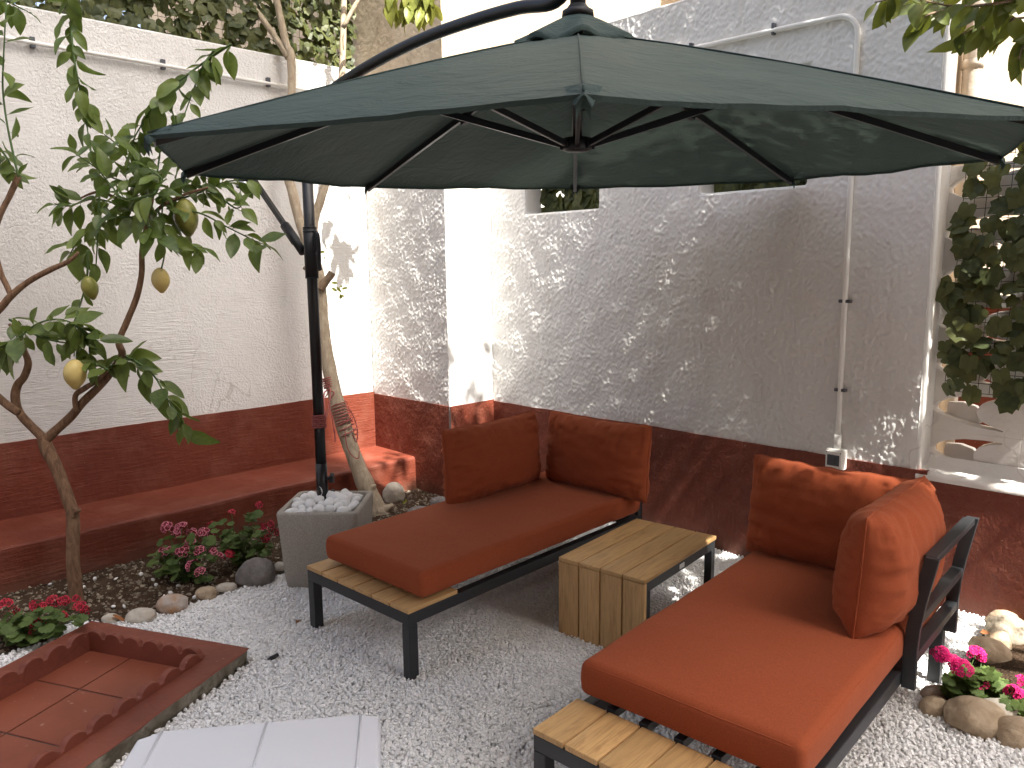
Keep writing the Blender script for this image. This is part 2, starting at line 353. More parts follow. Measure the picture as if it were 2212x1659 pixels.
class MB:
    def __init__(s): s.v = []; s.f = []; s.mi = []
    def add(s, vs, fs, mi=0):
        b = len(s.v); s.v += [tuple(p) for p in vs]; s.f += [tuple(i+b for i in f) for f in fs]; s.mi += [mi]*len(fs); return s
    def box(s, c, size, rot=None, mi=0):
        hx, hy, hz = size[0]/2, size[1]/2, size[2]/2
        P = [Vector((x, y, z)) for x in (-hx, hx) for y in (-hy, hy) for z in (-hz, hz)]
        if rot is not None:
            rm = rot if isinstance(rot, Matrix) else Euler(rot).to_matrix(); P = [rm @ p for p in P]
        c = Vector(c); P = [p+c for p in P]
        return s.add(P, [(0,1,3,2), (4,6,7,5), (0,4,5,1), (2,3,7,6), (0,2,6,4), (1,5,7,3)], mi)
    def span(s, a, b, mi=0):
        return s.box([(a[i]+b[i])/2 for i in range(3)], [abs(b[i]-a[i]) for i in range(3)], None, mi)
    def bar(s, a, b, w, h, up=(0, 0, 1), mi=0):
        a, b = Vector(a), Vector(b); y = (b-a); L = y.length; y.normalize(); up = Vector(up)
        x = y.cross(up).normalized(); z = x.cross(y)
        rm = Matrix((x, y, z)).transposed(); return s.box((a+b)/2, (w, L, h), rm, mi)
    def tube(s, path, rad, n=8, cap=True, mi=0):
        path = [Vector(p) for p in path]; k = len(path)
        if isinstance(rad, (int, float)): rad = [rad]*k
        t0 = (path[1]-path[0]).normalized(); ref = Vector((0, 0, 1)) if abs(t0.z) < 0.9 else Vector((1, 0, 0))
        u = t0.cross(ref).normalized(); vs = []
        for i, p in enumerate(path):
            t = (path[min(i+1, k-1)]-path[max(i-1, 0)]).normalized()
            u = (u - t*u.dot(t)).normalized(); v = t.cross(u)
            for j in range(n):
                a = 2*math.pi*j/n; vs.append(p + (u*math.cos(a)+v*math.sin(a))*rad[i])
        fs = [(i*n+j, i*n+(j+1) % n, (i+1)*n+(j+1) % n, (i+1)*n+j) for i in range(k-1) for j in range(n)]
        if cap: fs.append(tuple(range(n-1, -1, -1))); fs.append(tuple((k-1)*n+j for j in range(n)))
        return s.add(vs, fs, mi)
    def shift(s, d): s.v = [(p[0]+d[0], p[1]+d[1], p[2]+d[2]) for p in s.v]; return s
    def mesh(s, name):
        me = bpy.data.meshes.new(name); me.from_pydata(s.v, [], s.f); me.update()
        return me
    def build(s, name, mat, parent=None, smooth=False, bevel=0, loc=None, segs=2, rel=None):
        if rel is not None: s.shift([-x for x in rel])
        me = s.mesh(name); o = link(name, me, mat, parent, smooth, loc)
        if len(set(s.mi)) > 1: me.polygons.foreach_set('material_index', s.mi)
        if bevel:
            b = o.modifiers.new('bevel', 'BEVEL'); b.width = bevel; b.segments = segs; b.limit_method = 'ANGLE'; b.angle_limit = R(40)
            me.polygons.foreach_set('use_smooth', [True]*len(me.polygons))
            wn = o.modifiers.new('wn', 'WEIGHTED_NORMAL'); wn.keep_sharp = True
        return o
def spline(pts, n=6):
    pts = [Vector(p) for p in pts]; out = []
    for i in range(len(pts)-1):
        p0, p1, p2, p3 = pts[max(i-1, 0)], pts[i], pts[i+1], pts[min(i+2, len(pts)-1)]
        for j in range(n):
            t = j/n; out.append(0.5*((2*p1)+(p2-p0)*t+(2*p0-5*p1+4*p2-p3)*t*t+(3*p1-p0-3*p2+p3)*t**3))
    out.append(pts[-1]); return out
def lerp_list(vals, m):
    k = len(vals)-1; return [vals[min(int(i*k/(m-1)), k-1)]*(1-(i*k/(m-1)-min(int(i*k/(m-1)), k-1))) + vals[min(int(i*k/(m-1)), k-1)+1]*(i*k/(m-1)-min(int(i*k/(m-1)), k-1)) for i in range(m)]
def filled(name, loops, depth, bevel=0.0):
    """flat outline with holes, extruded to a solid of the given thickness (local XY, centred on z=0)"""
    cu = bpy.data.curves.new(name, 'CURVE'); cu.dimensions = '2D'; cu.fill_mode = 'BOTH'; cu.extrude = depth/2
    cu.bevel_depth = bevel; cu.bevel_resolution = 2
    for L in loops:
        sp = cu.splines.new('POLY'); sp.points.add(len(L)-1); sp.use_cyclic_u = True
        for i, (x, y) in enumerate(L): sp.points[i].co = (x, y, 0, 1)
    o = bpy.data.objects.new(name, cu); COL.objects.link(o)
    dg = bpy.context.evaluated_depsgraph_get(); me = bpy.data.meshes.new_from_object(o.evaluated_get(dg))
    bpy.data.objects.remove(o); bpy.data.curves.remove(cu); me.name = name
    return me
def rrect(x0, y0, x1, y1, r, n=4):
    P = []
    for (cx, cy, a0) in ((x1-r, y1-r, 0), (x0+r, y1-r, 90), (x0+r, y0+r, 180), (x1-r, y0+r, 270)):
        for i in range(n+1): a = R(a0+90*i/n); P.append((cx+r*math.cos(a), cy+r*math.sin(a)))
    return P
def axis_samples(h, r, n):
    e = [0, 0.12, 0.3, 0.55, 0.8, 1.0]
    a = [-h+r*x for x in e]; b = [h-r*x for x in e][::-1]
    mid = [(-h+r)+(2*h-2*r)*i/n for i in range(1, n)]
    return a+mid+b
def rounded_box(sx, sy, sz, r, n=(8, 8, 2), deform=None):
    H = (sx/2, sy/2, sz/2); A = [axis_samples(H[i], min(r, H[i]*0.98), n[i]) for i in range(3)]
    idx = {}; V = []; Fs = []
    def vid(p):
        k = (round(p[0], 5), round(p[1], 5), round(p[2], 5))
        if k not in idx: idx[k] = len(V); V.append(p)
        return idx[k]
    for ax in range(3):
        u, v = (ax+1) % 3, (ax+2) % 3
        for sgn in (-1, 1):
            for i in range(len(A[u])-1):
                for j in range(len(A[v])-1):
                    q = []
                    for (di, dj) in ((0, 0), (1, 0), (1, 1), (0, 1)):
                        p = [0, 0, 0]; p[ax] = sgn*H[ax]; p[u] = A[u][i+di]; p[v] = A[v][j+dj]; q.append(vid(tuple(p)))
                    Fs.append(tuple(q) if sgn > 0 else tuple(q[::-1]))
    out = []
    for p in V:
        q = Vector([max(-(H[i]-r), min(H[i]-r, p[i])) for i in range(3)]); d = Vector(p)-q
        if d.length > 1e-6: d = d.normalized()*r
        pp = q+d
        out.append(deform(pp) if deform else pp)
    mb = MB(); mb.add(out, Fs); return mb
def icos(sub):
    bm = bmesh.new(); bmesh.ops.create_icosphere(bm, subdivisions=sub, radius=1.0)
    v = np.array([list(x.co) for x in bm.verts]); f = np.array([[q.index for q in x.verts] for x in bm.faces]); bm.free(); return v, f
ICO = {i: icos(i) for i in (1, 2, 3, 4)}
def np_mesh(name, V, Fc):
    me = bpy.data.meshes.new(name); nv, nf, k = len(V), len(Fc), Fc.shape[1]
    me.vertices.add(nv); me.vertices.foreach_set('co', V.astype(np.float32).ravel())
    me.loops.add(nf*k); me.loops.foreach_set('vertex_index', Fc.astype(np.int32).ravel())
    me.polygons.add(nf); me.polygons.foreach_set('loop_start', np.arange(0, nf*k, k, dtype=np.int32))
    me.polygons.foreach_set('use_smooth', np.ones(nf, bool)); me.update(calc_edges=True); me.validate(); return me
def rotmats(n, tilt=0.5):
    a = rng.random(n)*2*np.pi; b = rng.normal(size=n)*tilt; c = rng.normal(size=n)*tilt
    def Rz(t): z = np.zeros_like(t); o = np.ones_like(t); return np.stack([np.cos(t), -np.sin(t), z, np.sin(t), np.cos(t), z, z, z, o], 1).reshape(-1, 3, 3)
    def Rx(t): z = np.zeros_like(t); o = np.ones_like(t); return np.stack([o, z, z, z, np.cos(t), -np.sin(t), z, np.sin(t), np.cos(t)], 1).reshape(-1, 3, 3)
    def Ry(t): z = np.zeros_like(t); o = np.ones_like(t); return np.stack([np.cos(t), z, np.sin(t), z, o, z, -np.sin(t), z, np.cos(t)], 1).reshape(-1, 3, 3)
    return Rz(a) @ Rx(b) @ Ry(c)
def pebbles(name, pts, size, mat, sub=1, flat=0.62, jag=0.16, tilt=0.5):
    v, f = ICO[sub]; n = len(pts); nv = len(v)
    sc = np.stack([np.ones(n)*1.0, 0.66+0.34*rng.random(n), flat*(0.75+0.5*rng.random(n))], 1)*size[:, None]
    vv = v[None]*(1+jag*rng.normal(size=(n, nv, 1)))
    vv = vv*sc[:, None, :]
    vv = np.einsum('nij,nvj->nvi', rotmats(n, tilt), vv) + pts[:, None, :]
    ff = (f[None]+(np.arange(n)*nv)[:, None, None]).reshape(-1, 3)
    me = np_mesh(name, vv.reshape(-1, 3), ff); return link(name, me, mat)
def in_poly(x, y, poly):
    ins = np.zeros(len(x), bool); n = len(poly); j = n-1
    for i in range(n):
        xi, yi = poly[i]; xj, yj = poly[j]
        c = ((yi > y) != (yj > y)) & (x < (xj-xi)*(y-yi)/(yj-yi+1e-12)+xi); ins ^= c; j = i
    return ins
def project_np(P):
    q = P-np.array(EYE); d = q@np.array(_fw); return CX+F_PX*(q@np.array(_rt))/d, CY+F_PX*(q@np.array(_dn))/d, d

# ================================================================== SETTING
YA, YP, ZR, XB, XS = 3.80, 3.39, 0.664, -4.94, -4.05
ZTOP = 3.0
g = MB(); g.add([(-60, -60, -0.06), (60, -60, -0.06), (60, 60, -0.06), (-60, 60, -0.06)], [(0, 1, 2, 3)])
tag(g.build('ground', 'ground'), 'dry earth ground around the courtyard', None, None, 'structure')
# soil bed outline (world) : edge towards the gravel follows the border stones
bed_edge = [onz(*p, 0.0) for p in ((150, 1345), (240, 1345), (300, 1342), (365, 1325), (440, 1300), (490, 1283), (555, 1262), (610, 1240))]
bed_edge += [Vector((-3.60, 2.30, 0)), Vector((-3.62, 2.75, 0)), onz(905, 1113), onz(960, 1098), Vector((-3.98, 3.39, 0))]
bed = [(p.x, p.y) for p in bed_edge] + [(-4.46, 3.39), (-4.46, -1.5), (-3.75, -1.5), (-3.72, 0.8)]
def sheet(name, poly, z, mat, amp=0.012, step=0.05):
    xs = [p[0] for p in poly]; ys = [p[1] for p in poly]
    bm = bmesh.new(); vs = [bm.verts.new((x, y, z)) for x, y in poly]; bm.faces.new(vs)
    me = bpy.data.meshes.new(name); bm.to_mesh(me); bm.free(); return link(name, me, mat)
tag(sheet('gravel_bed', [(-4.46, -3), (4, -3), (4, YA), (-4.1, YA), (-4.1, 3.38), (-4.46, 3.38)], -0.012, 'gravelbase'), 'pale grit bed under the white gravel', None, None, 'structure')
tag(sheet('soil_bed', bed, 0.012, 'soil'), 'dark soil of the flower bed along the left wall', None, None, 'structure')

def dado(name, parent, a, b, out, z0, z1, mat, thick=0.02, wob=0.006, n=60):
    """painted band, wavy hand-cut top edge; a->b along the wall foot, out = outward unit vector"""
    a, b, out = Vector(a), Vector(b), Vector(out); V = []; Fs = []
    for i in range(n+1):
        p = a.lerp(b, i/n); zz = z1 + wob*noise.noise(Vector((p.x*3.1, p.y*3.1, 1.7)))+0.5*wob*noise.noise(Vector((p.x*13, p.y*13, 4)))
        for (k, zc) in ((0, z0), (0, zz), (1, zz), (1, z0)):
            q = p + out*(0.0095 if k == 0 else -thick); V.append((q.x, q.y, zc))
    for i in range(n):
        o0, o1 = i*4, (i+1)*4
        Fs += [(o0, o1, o1+1, o0+1), (o0+1, o1+1, o1+2, o0+2)]
    m = MB(); m.add(V, Fs); return m.build(name, mat, parent, rel=parent.location)

# ---- left garden wall (B)
wb = thing('garden_wall', 'long white trowelled garden wall with red band on the left', 'wall', (XB, 1.0, 0))
m = MB(); m.span((XB-0.25, -5, -0.05), (XB, YP-0.002, ZTOP)); m.build('plaster_face', 'wallB', wb, bevel=0.012, rel=wb.location)
dado('red_band', wb, (XB, -5, 0), (XB, YP-0.004, 0), (1, 0, 0), 0.0, ZR+0.015, 'redB', n=200)
# stepped red ledge at the wall foot
lm = MB(); nl = 60; prof = [(0.0, 0.255), (0.25, 0.254), (0.47, 0.250), (0.486, 0.247), (0.495, 0.238), (0.498, 0.225), (0.50, 0.12), (0.502, -0.05)]
V = []; Fs = []
for i in range(nl+1):
    y = -5+(YP-0.003+5)*i/nl
    for (dx, z) in prof: V.append((XB+0.004+dx+0.012*noise.noise(Vector((y*2, dx*5, z*9))), y, z+0.006*noise.noise(Vector((y*3, z*7, 2)))))
k = len(prof)
for i in range(nl):
    for j in range(k-1): Fs.append((i*k+j, i*k+j+1, (i+1)*k+j+1, (i+1)*k+j))
lm.add(V, Fs); lm.build('footing_ledge', 'redB', wb, smooth=False, rel=wb.location)

# ---- corner pier of the old building
pr = thing('corner_pier', 'white pier with red foot in the corner beside the left wall', 'pier', (-4.5, YP+0.2, 0))
m = MB(); m.span((-9, YP, -0.05), (XS, 9, 2.72)); m.build('plaster_face', 'wallA', pr, bevel=0.015, rel=pr.location)
dado('red_band', pr, (-4.94, YP, 0), (XS, YP, 0), (0, -1, 0), -0.02, ZR, 'redA', n=30)
dado('red_band', pr, (XS, YP, 0), (XS, YA, 0), (1, 0, 0), -0.02, ZR, 'redA', n=20)
ob = thing('old_building', 'weathered beige plastered building rising behind the white pier', 'building', (-6.5, 6, 2.7))
m = MB(); m.span((-9, YP+0.018, 2.60), (XS-0.018, 12, 8.0)); m.build('wall', 'oldplaster', ob, rel=ob.location)
# flaking white limewash edge over the old plaster
V = []; Fs = []; n = 90
for i in range(n+1):
    if i < 45: p = Vector((-5.6+(XS-0.016+5.6)*i/45, YP+0.016, 0)); out = Vector((0, -1, 0))
    else: p = Vector((XS-0.016, YP+0.016+(6.0-YP)*(i-45)/45, 0)); out = Vector((1, 0, 0))
    h = 2.76+0.05*noise.noise(p*2.2)+0.04*noise.noise(p*9)+(0.22*max(0, math.sin((p.y-3.4)*1.6)) if i >= 45 else -0.0)
    q = p+out*0.006; V += [(q.x, q.y, 2.70), (q.x, q.y, h), (p.x-out.x*0.01, p.y-out.y*0.01, h)]
for i in range(n): Fs += [(i*3, (i+1)*3, (i+1)*3+1, i*3+1), (i*3+1, (i+1)*3+1, (i+1)*3+2, i*3+2)]
m = MB(); m.add(V, Fs); m.build('limewash_edge', 'smooth_white', ob, rel=ob.location)

# ---- back garden wall (A) with two openings
XE = -1.20
wa = thing('garden_wall', 'white rough stucco back wall with two small openings and red foot', 'wall', (-2.6, YA, 0))
holes = [rrect(-3.715, 1.937, -3.08, 2.50, 0.025), rrect(-2.392, 1.972, -1.778, 2.556, 0.025)]
me = filled('stucco_face', [[(XS+0.002, -0.05), (XE, -0.05), (XE, ZTOP), (XS+0.002, ZTOP)]]+holes, 0.15-0.02, 0.01)
o = link('stucco_face', me, 'wallA', wa); o.rotation_euler = (R(90), 0, 0); o.location = (2.6, 0.075, 0)
dado('red_band', wa, (XS, YA, 0), (XE+0.05, YA, 0), (0, -1, 0), -0.02, ZR-0.01, 'redA', n=80)

def relief(nx, nz, sp, seed):
    r_ = np.random.default_rng(seed); F = np.fft.rfft2(r_.normal(size=(nz, nx)))
    kz = np.fft.fftfreq(nz, sp)[:, None]; kx = np.fft.rfftfreq(nx, sp)[None, :]
    def band(l0, wd, ax=1.0, az=1.0): k_ = np.sqrt((kx*ax)**2+(kz*az)**2)+1e-6; return np.exp(-(np.log(k_*l0)/wd)**2)
    out = 0
    for l0, wd, amp, ax, az in ((0.017, 0.36, 0.00080, 1, 1.7), (0.040, 0.4, 0.00085, 1, 1.5), (0.25, 0.5, 0.0014, 1, 1)):
        h = np.fft.irfft2(F*band(l0, wd, ax, az), (nz, nx)); out = out+h/h.std()*amp
    return out
def stucco_skin(name, parent, x0, x1, z0, z1, y0, holes, sp=0.0055, seed=1, mat='wallA'):
    xs = np.linspace(x0, x1, int((x1-x0)/sp)+1); zs = np.linspace(z0, z1, int((z1-z0)/sp)+1)
    for (a, b, c, d) in holes:
        for e in (a, b): xs[np.abs(xs-e).argmin()] = e
        for e in (c, d): zs[np.abs(zs-e).argmin()] = e
    nx, nz = len(xs), len(zs); H = relief(nx, nz, sp, seed)
    X, Z = np.meshgrid(xs, zs); keep = np.ones((nz-1, nx-1), bool); xm = (xs[1:]+xs[:-1])/2; zm = (zs[1:]+zs[:-1])/2
    Y = y0-0.0035-np.clip(H, -0.003, 0.006)
    V = np.stack([X, Y, Z], -1).reshape(-1, 3); idx = np.arange(nx*nz).reshape(nz, nx)
    for (a, b, c, d) in holes: keep &= ~((xm[None, :] > a) & (xm[None, :] < b) & (zm[:, None] > c) & (zm[:, None] < d))
    q = np.stack([idx[:-1, :-1], idx[:-1, 1:], idx[1:, 1:], idx[1:, :-1]], -1)[keep]
    sk = []; ex = []
    for (a, b, c, d) in holes+[(x0, x1, z0, z1)]:
        ia, ib = np.abs(xs-a).argmin(), np.abs(xs-b).argmin(); ic, id_ = np.abs(zs-c).argmin(), np.abs(zs-d).argmin()
        loop = list(idx[ic, ia:ib])+list(idx[ic:id_, ib])+list(idx[id_, ib:ia:-1])+list(idx[id_:ic:-1, ia])
        b0 = len(V)+len(ex)
        for v_ in loop: p = V[v_]; ex.append((p[0], y0+0.012, p[2]))
        n_ = len(loop)
        for i in range(n_): sk.append((loop[i], loop[(i+1) % n_], b0+(i+1) % n_, b0+i))
    V = np.concatenate([V, np.array(ex)]); q = np.concatenate([q, np.array(sk)])
    me = np_mesh(name, V-np.array(parent.location), q); return link(name, me, mat, parent)
stucco_skin('stucco_coat', wa, XS+0.003, XE-0.002, ZR-0.03, ZTOP-0.004, YA, [(-3.713, -3.082, 1.939, 2.498), (-2.390, -1.780, 1.974, 2.554)], 0.0055, 3)
stucco_skin('stucco_coat', pr, -4.938, XS-0.001, ZR-0.03, 2.70, YP, [], 0.0055, 4)

# ---- low wall with openwork screen on the right
YS = 3.95
sw = thing('openwork_wall', 'white openwork block wall with wishbone cut-outs above a red base on the right', 'wall', (-0.2, YS, 0))
m = MB(); m.span((XE-0.02, YA+0.005, -0.05), (2.5, YS+0.08, 0.60)); m.build('base_wall', 'redA', sw, rel=sw.location)
dado('red_band', sw, (XE+0.05, YA, 0), (2.5, YA, 0), (0, -1, 0), -0.02, 0.632, 'redA', n=60)
m = MB(); V = []; Fs = []; nn = 60
for i in range(nn+1):
    x = XE+0.0+(2.5-XE)*i/nn; wv = 0.006*noise.noise(Vector((x*4, 0, 3)))
    for (y, z) in ((YA-0.012, 0.615), (YA-0.014, 0.634+wv), (YA+0.01, 0.650+wv), (YA+0.10, 0.662), (YS-0.005, 0.70)): V.append((x, y, z))
for i in range(nn):
    for j in range(4): Fs.append((i*5+j, (i+1)*5+j, (i+1)*5+j+1, i*5+j+1))
m.add(V, Fs); m.build('sill', 'smooth_white', sw, smooth=True, rel=sw.location)
# rounded reveal at the end of the back wall
m = MB(); V = []; Fs = []
prof = [(XE-0.03, YA+0.02), (XE-0.004, YA+0.028), (XE+0.012, YA+0.05), (XE+0.018, YA+0.09), (XE+0.0, YS-0.02), (XE-0.005, YS+0.0)]
for i in range(25):
    z = 0.64+(2.2-0.64)*i/24; dx = 0.03*(z-1.4)/1.6
    for (x, y) in prof: V.append((x+dx, y, z))
for i in range(24):
    for j in range(len(prof)-1): a = i*len(prof)+j; Fs.append((a, a+1, a+1+len(prof), a+len(prof)))
m.add(V, Fs); m.build('rounded_reveal', 'smooth_white', sw, smooth=True, rel=sw.location)
BW, BH = 0.40, 0.196
def wishbone():
    # block outline and its pointed crescent opening (x right, y up, block centred)
    out = [(-BW/2, -BH/2), (BW/2, -BH/2), (BW/2, BH/2), (-BW/2, BH/2)]
    h = [(0.115, 0.080), (0.05, 0.083), (-0.02, 0.078), (-0.08, 0.062), (-0.125, 0.036), (-0.148, 0.008), (-0.145, -0.014), (-0.12, -0.032), (-0.07, -0.052), (0.0, -0.072), (0.06, -0.082), (0.115, -0.086)]
    h += [(0.115, -0.078), (0.07, -0.062), (0.035, -0.040), (0.018, -0.014), (0.018, 0.014), (0.035, 0.042), (0.07, 0.060), (0.115, 0.071)]
    return [out, [(x*1.13, y*0.92) for x, y in h]]
bme = filled('screen_block', wishbone(), 0.075, 0.002); bme.materials.append(M['smooth_white'])
tongue = filled('block_tongue', [[(-0.12, 0.02), (-0.125, -0.026), (-0.06, -0.058), (0.0, -0.074), (0.03, -0.05), (0.015, -0.012), (-0.005, 0.012), (-0.06, 0.026)]], 0.03, 0.002); tongue.materials.append(M['smooth_white'])
for cxi in range(2):
    for r_ in range(7):
        o = link('screen_block', bme, None, sw); o.rotation_euler = (R(90), 0, 0)
        o.location = (-1.03+cxi*(BW+0.004)+0.2, 0.04, 0.725+r_*(BH+0.004))
        t_ = link('block_tongue', tongue, None, o); t_.location = (0, 0, -0.05)
m = MB(); m.span((-0.42, YS+0.003, 0.60), (2.5, YS+0.077, 2.03)); m.build('solid_panel', 'smooth_white', sw, rel=sw.location)

# ---- cream house beyond and its downpipe, added unseen houses that shade the yard
ch = thing('cream_house', 'sunlit cream house wall standing beyond the openwork wall', 'house', (0.6, 7.4, 0), R(32))
m = MB(); m.span((-3.2, 0, -0.05), (6, 4, 7.0)); m.build('wall', 'cream', ch)
for zz in (3.3,):
    for xx in (0.9, 3.4): f_ = MB().span((xx, -0.03, zz), (xx+0.9, 0.05, zz+1.3)).build('window', 'glass', ch)
nw = thing('neighbour_wall', 'low red brown wall seen through the openwork cut-outs', 'wall', (0.2, 5.2, 0))
MB().span((-2.6, 5.1, -0.05), (3.0, 5.3, 1.35)).build('wall', 'redB', nw, rel=nw.location)
MB().span((-2.65, 5.05, 1.351), (3.05, 5.35, 1.41)).build('coping', 'oldplaster', nw, rel=nw.location, bevel=0.01)
dp = thing('downpipe', 'grey beige round downpipe above the right end of the back wall', 'pipe', ony(2096, 210, 4.35))
base = dp.location.copy()
m = MB(); m.tube([(0, 0, -2.4), (0, 0, 2.2)], 0.042, 14); m.build('pipe', 'pipe', dp, smooth=True)
for zc in (-1.1, 0.15): MB().tube([(0, 0, zc-0.02), (0, 0, zc+0.02)], 0.047, 14).build('pipe_clip', 'pipe', dp, smooth=True)
bs = thing('boundary_wall', 'narrow beige wall end between the white back wall and the downpipe', 'wall', (-1.45, 4.5, 0))
m = MB(); m.span((-2.2, YA+0.35, -0.05), (-1.30, YA+0.75, 4.2)); m.build('wall', 'oldplaster', bs, rel=bs.location)
bh = thing('added_rear_house', 'unseen ochre house added behind the camera to block low sky light', 'house', (2.5, -4.0, 0))  # out of view, added to darken the sides that face the camera
MB().span((-2.3, -9.0, -0.05), (7.5, -1.9, 6.6)).build('wall', 'ochre', bh, rel=bh.location)
MB().span((-2.6, -9.2, 6.6), (7.7, -1.6, 6.8)).build('roof', 'pipe', bh, rel=bh.location)
for xx in (-1.2, 1.6, 4.4):
    for zz in (0.0, 3.6): MB().span((xx, -1.95, zz+0.02), (xx+1.1, -1.86, zz+(2.2 if zz == 0 else 1.5))).build('window' if zz else 'door', 'glass', bh, rel=bh.location)
th = thing('added_shade_house', 'unseen tall ochre house added on the right to shade the courtyard', 'house', (12.0, -6.0, 0))  # out of view, added to keep the sun off yard and left wall
HX, HYC = 8.0, 2.23
m = MB(); m.span((HX, -6.5, -0.05), (HX+8, HYC, 22.0)); m.build('wall', 'ochre', th, rel=th.location)
m = MB(); m.span((HX-0.10, -6.7, 22.0), (HX+8.2, HYC, 22.2)); m.build('roof', 'pipe', th, rel=th.location)
for yy in (-5.5, -3, -0.5):
    for zz in (3.4, 6.6, 9.8, 13.0, 16.2):
        MB().span((HX-0.04, yy, zz), (HX+0.05, yy+1.0, zz+1.5)).build('window', 'glass', th, rel=th.location)

# ------------------------------------------------------------------ gravel (stuff)
plat_o = Vector((-3.67, 0.973, 0)); plat_u = Vector((math.cos(R(26.5)), math.sin(R(26.5)), 0)); plat_v = Vector((math.sin(R(26.5)), -math.cos(R(26.5)), 0))
plat_poly = [plat_o, plat_o+plat_u*0.84, plat_o+plat_u*0.84+plat_v*1.9, plat_o+plat_v*1.9]
plat_poly = [(p.x, p.y) for p in plat_poly]
RBED = [(p.x, p.y) for p in (onz(2010, 1535), onz(2090, 1560), onz(2212, 1620), Vector((0.1, 2.9, 0)), Vector((0.3, 3.78, 0)), onz(2140, 1330), onz(2110, 1400), onz(2075, 1470), onz(2000, 1500))]
def gravel_points(n, x0, x1, y0, y1):
    s = n; gx_, gy_ = np.meshgrid(np.arange(x0, x1, s), np.arange(y0, y1, s*0.87)); gx_[1::2] += s/2
    x = gx_.ravel()+rng.normal(size=gx_.size)*s*0.2; y = gy_.ravel()+rng.normal(size=gx_.size)*s*0.2
    ok = ~in_poly(x, y, bed) & ~in_poly(x, y, plat_poly) & ~in_poly(x, y, RBED) & (y < YA-0.01)
    x, y = x[ok], y[ok]
    P = np.stack([x, y, np.zeros_like(x)], 1); px, py, d = project_np(P)
    ok = (d > 0.5) & (px > -220) & (px < 2430) & (py < 1900)
    return P[ok], d[ok]
P, d = gravel_points(0.0128, -4.0, 0.6, 0.6, 3.8); P2, d2 = gravel_points(0.021, -4.003, 0.6, 0.604, 3.8)
up = np.concatenate([np.zeros(len(P)), np.ones(len(P2))]); P = np.concatenate([P, P2]); d = np.concatenate([d, d2])
lift = np.array([noise.noise(Vector((p[0]*2.3, p[1]*2.3, 0))) for p in P])*0.012
P[:, 2] = 0.001+0.004*rng.random(len(P))+0.008*up+lift
# gravel banked a little against the foot of the wall on the right
P[:, 2] += 0.05*np.clip((P[:, 0]+1.6)/1.2, 0, 1)*np.clip((P[:, 1]-3.2)/0.5, 0, 1)
near = d < 2.9
sz = 0.0066+0.0050*rng.random(len(P))**2.2
ga = pebbles('white_gravel', P, sz, 'gravel', 1, 0.70, 0.10, 0.55); ga.data.polygons.foreach_set('use_smooth', np.zeros(len(ga.data.polygons), bool))
tag(ga, 'white marble chip gravel covering the courtyard floor', 'gravel', None, 'stuff')
# stones in the soil bed
xs = -4.45+1.0*rng.random(5200); ys = 0.3+3.1*rng.random(5200); ok = in_poly(xs, ys, bed)
P = np.stack([xs[ok], ys[ok], np.full(ok.sum(), 0.012)], 1)
so_ = pebbles('soil_stones', P, 0.004+0.011*rng.random(len(P))**2.6, 'soilstone', 1, 0.6, 0.2, 0.6)
tag(so_, 'brown stones and clods scattered over the flower bed soil', 'stones', None, 'stuff')
P = np.array([[*onz(x, y, 0.02)] for x, y in ((337, 1263), (330, 1252), (370, 1210), (368, 1280), (356, 1288), (392, 1290), (300, 1325), (245, 1310), (268, 1310), (430, 1225), (540, 1215), (108, 1262), (305, 1240), (180, 1268), (205, 1250), (385, 1265), (420, 1290), (250, 1250))])
st_ = pebbles('stray_white_chips', P, np.full(len(P), 0.011), 'gravel', 2, 0.6, 0.08, 0.5); tag(st_, 'stray white chips lying on the dark soil', 'gravel', None, 'stuff')

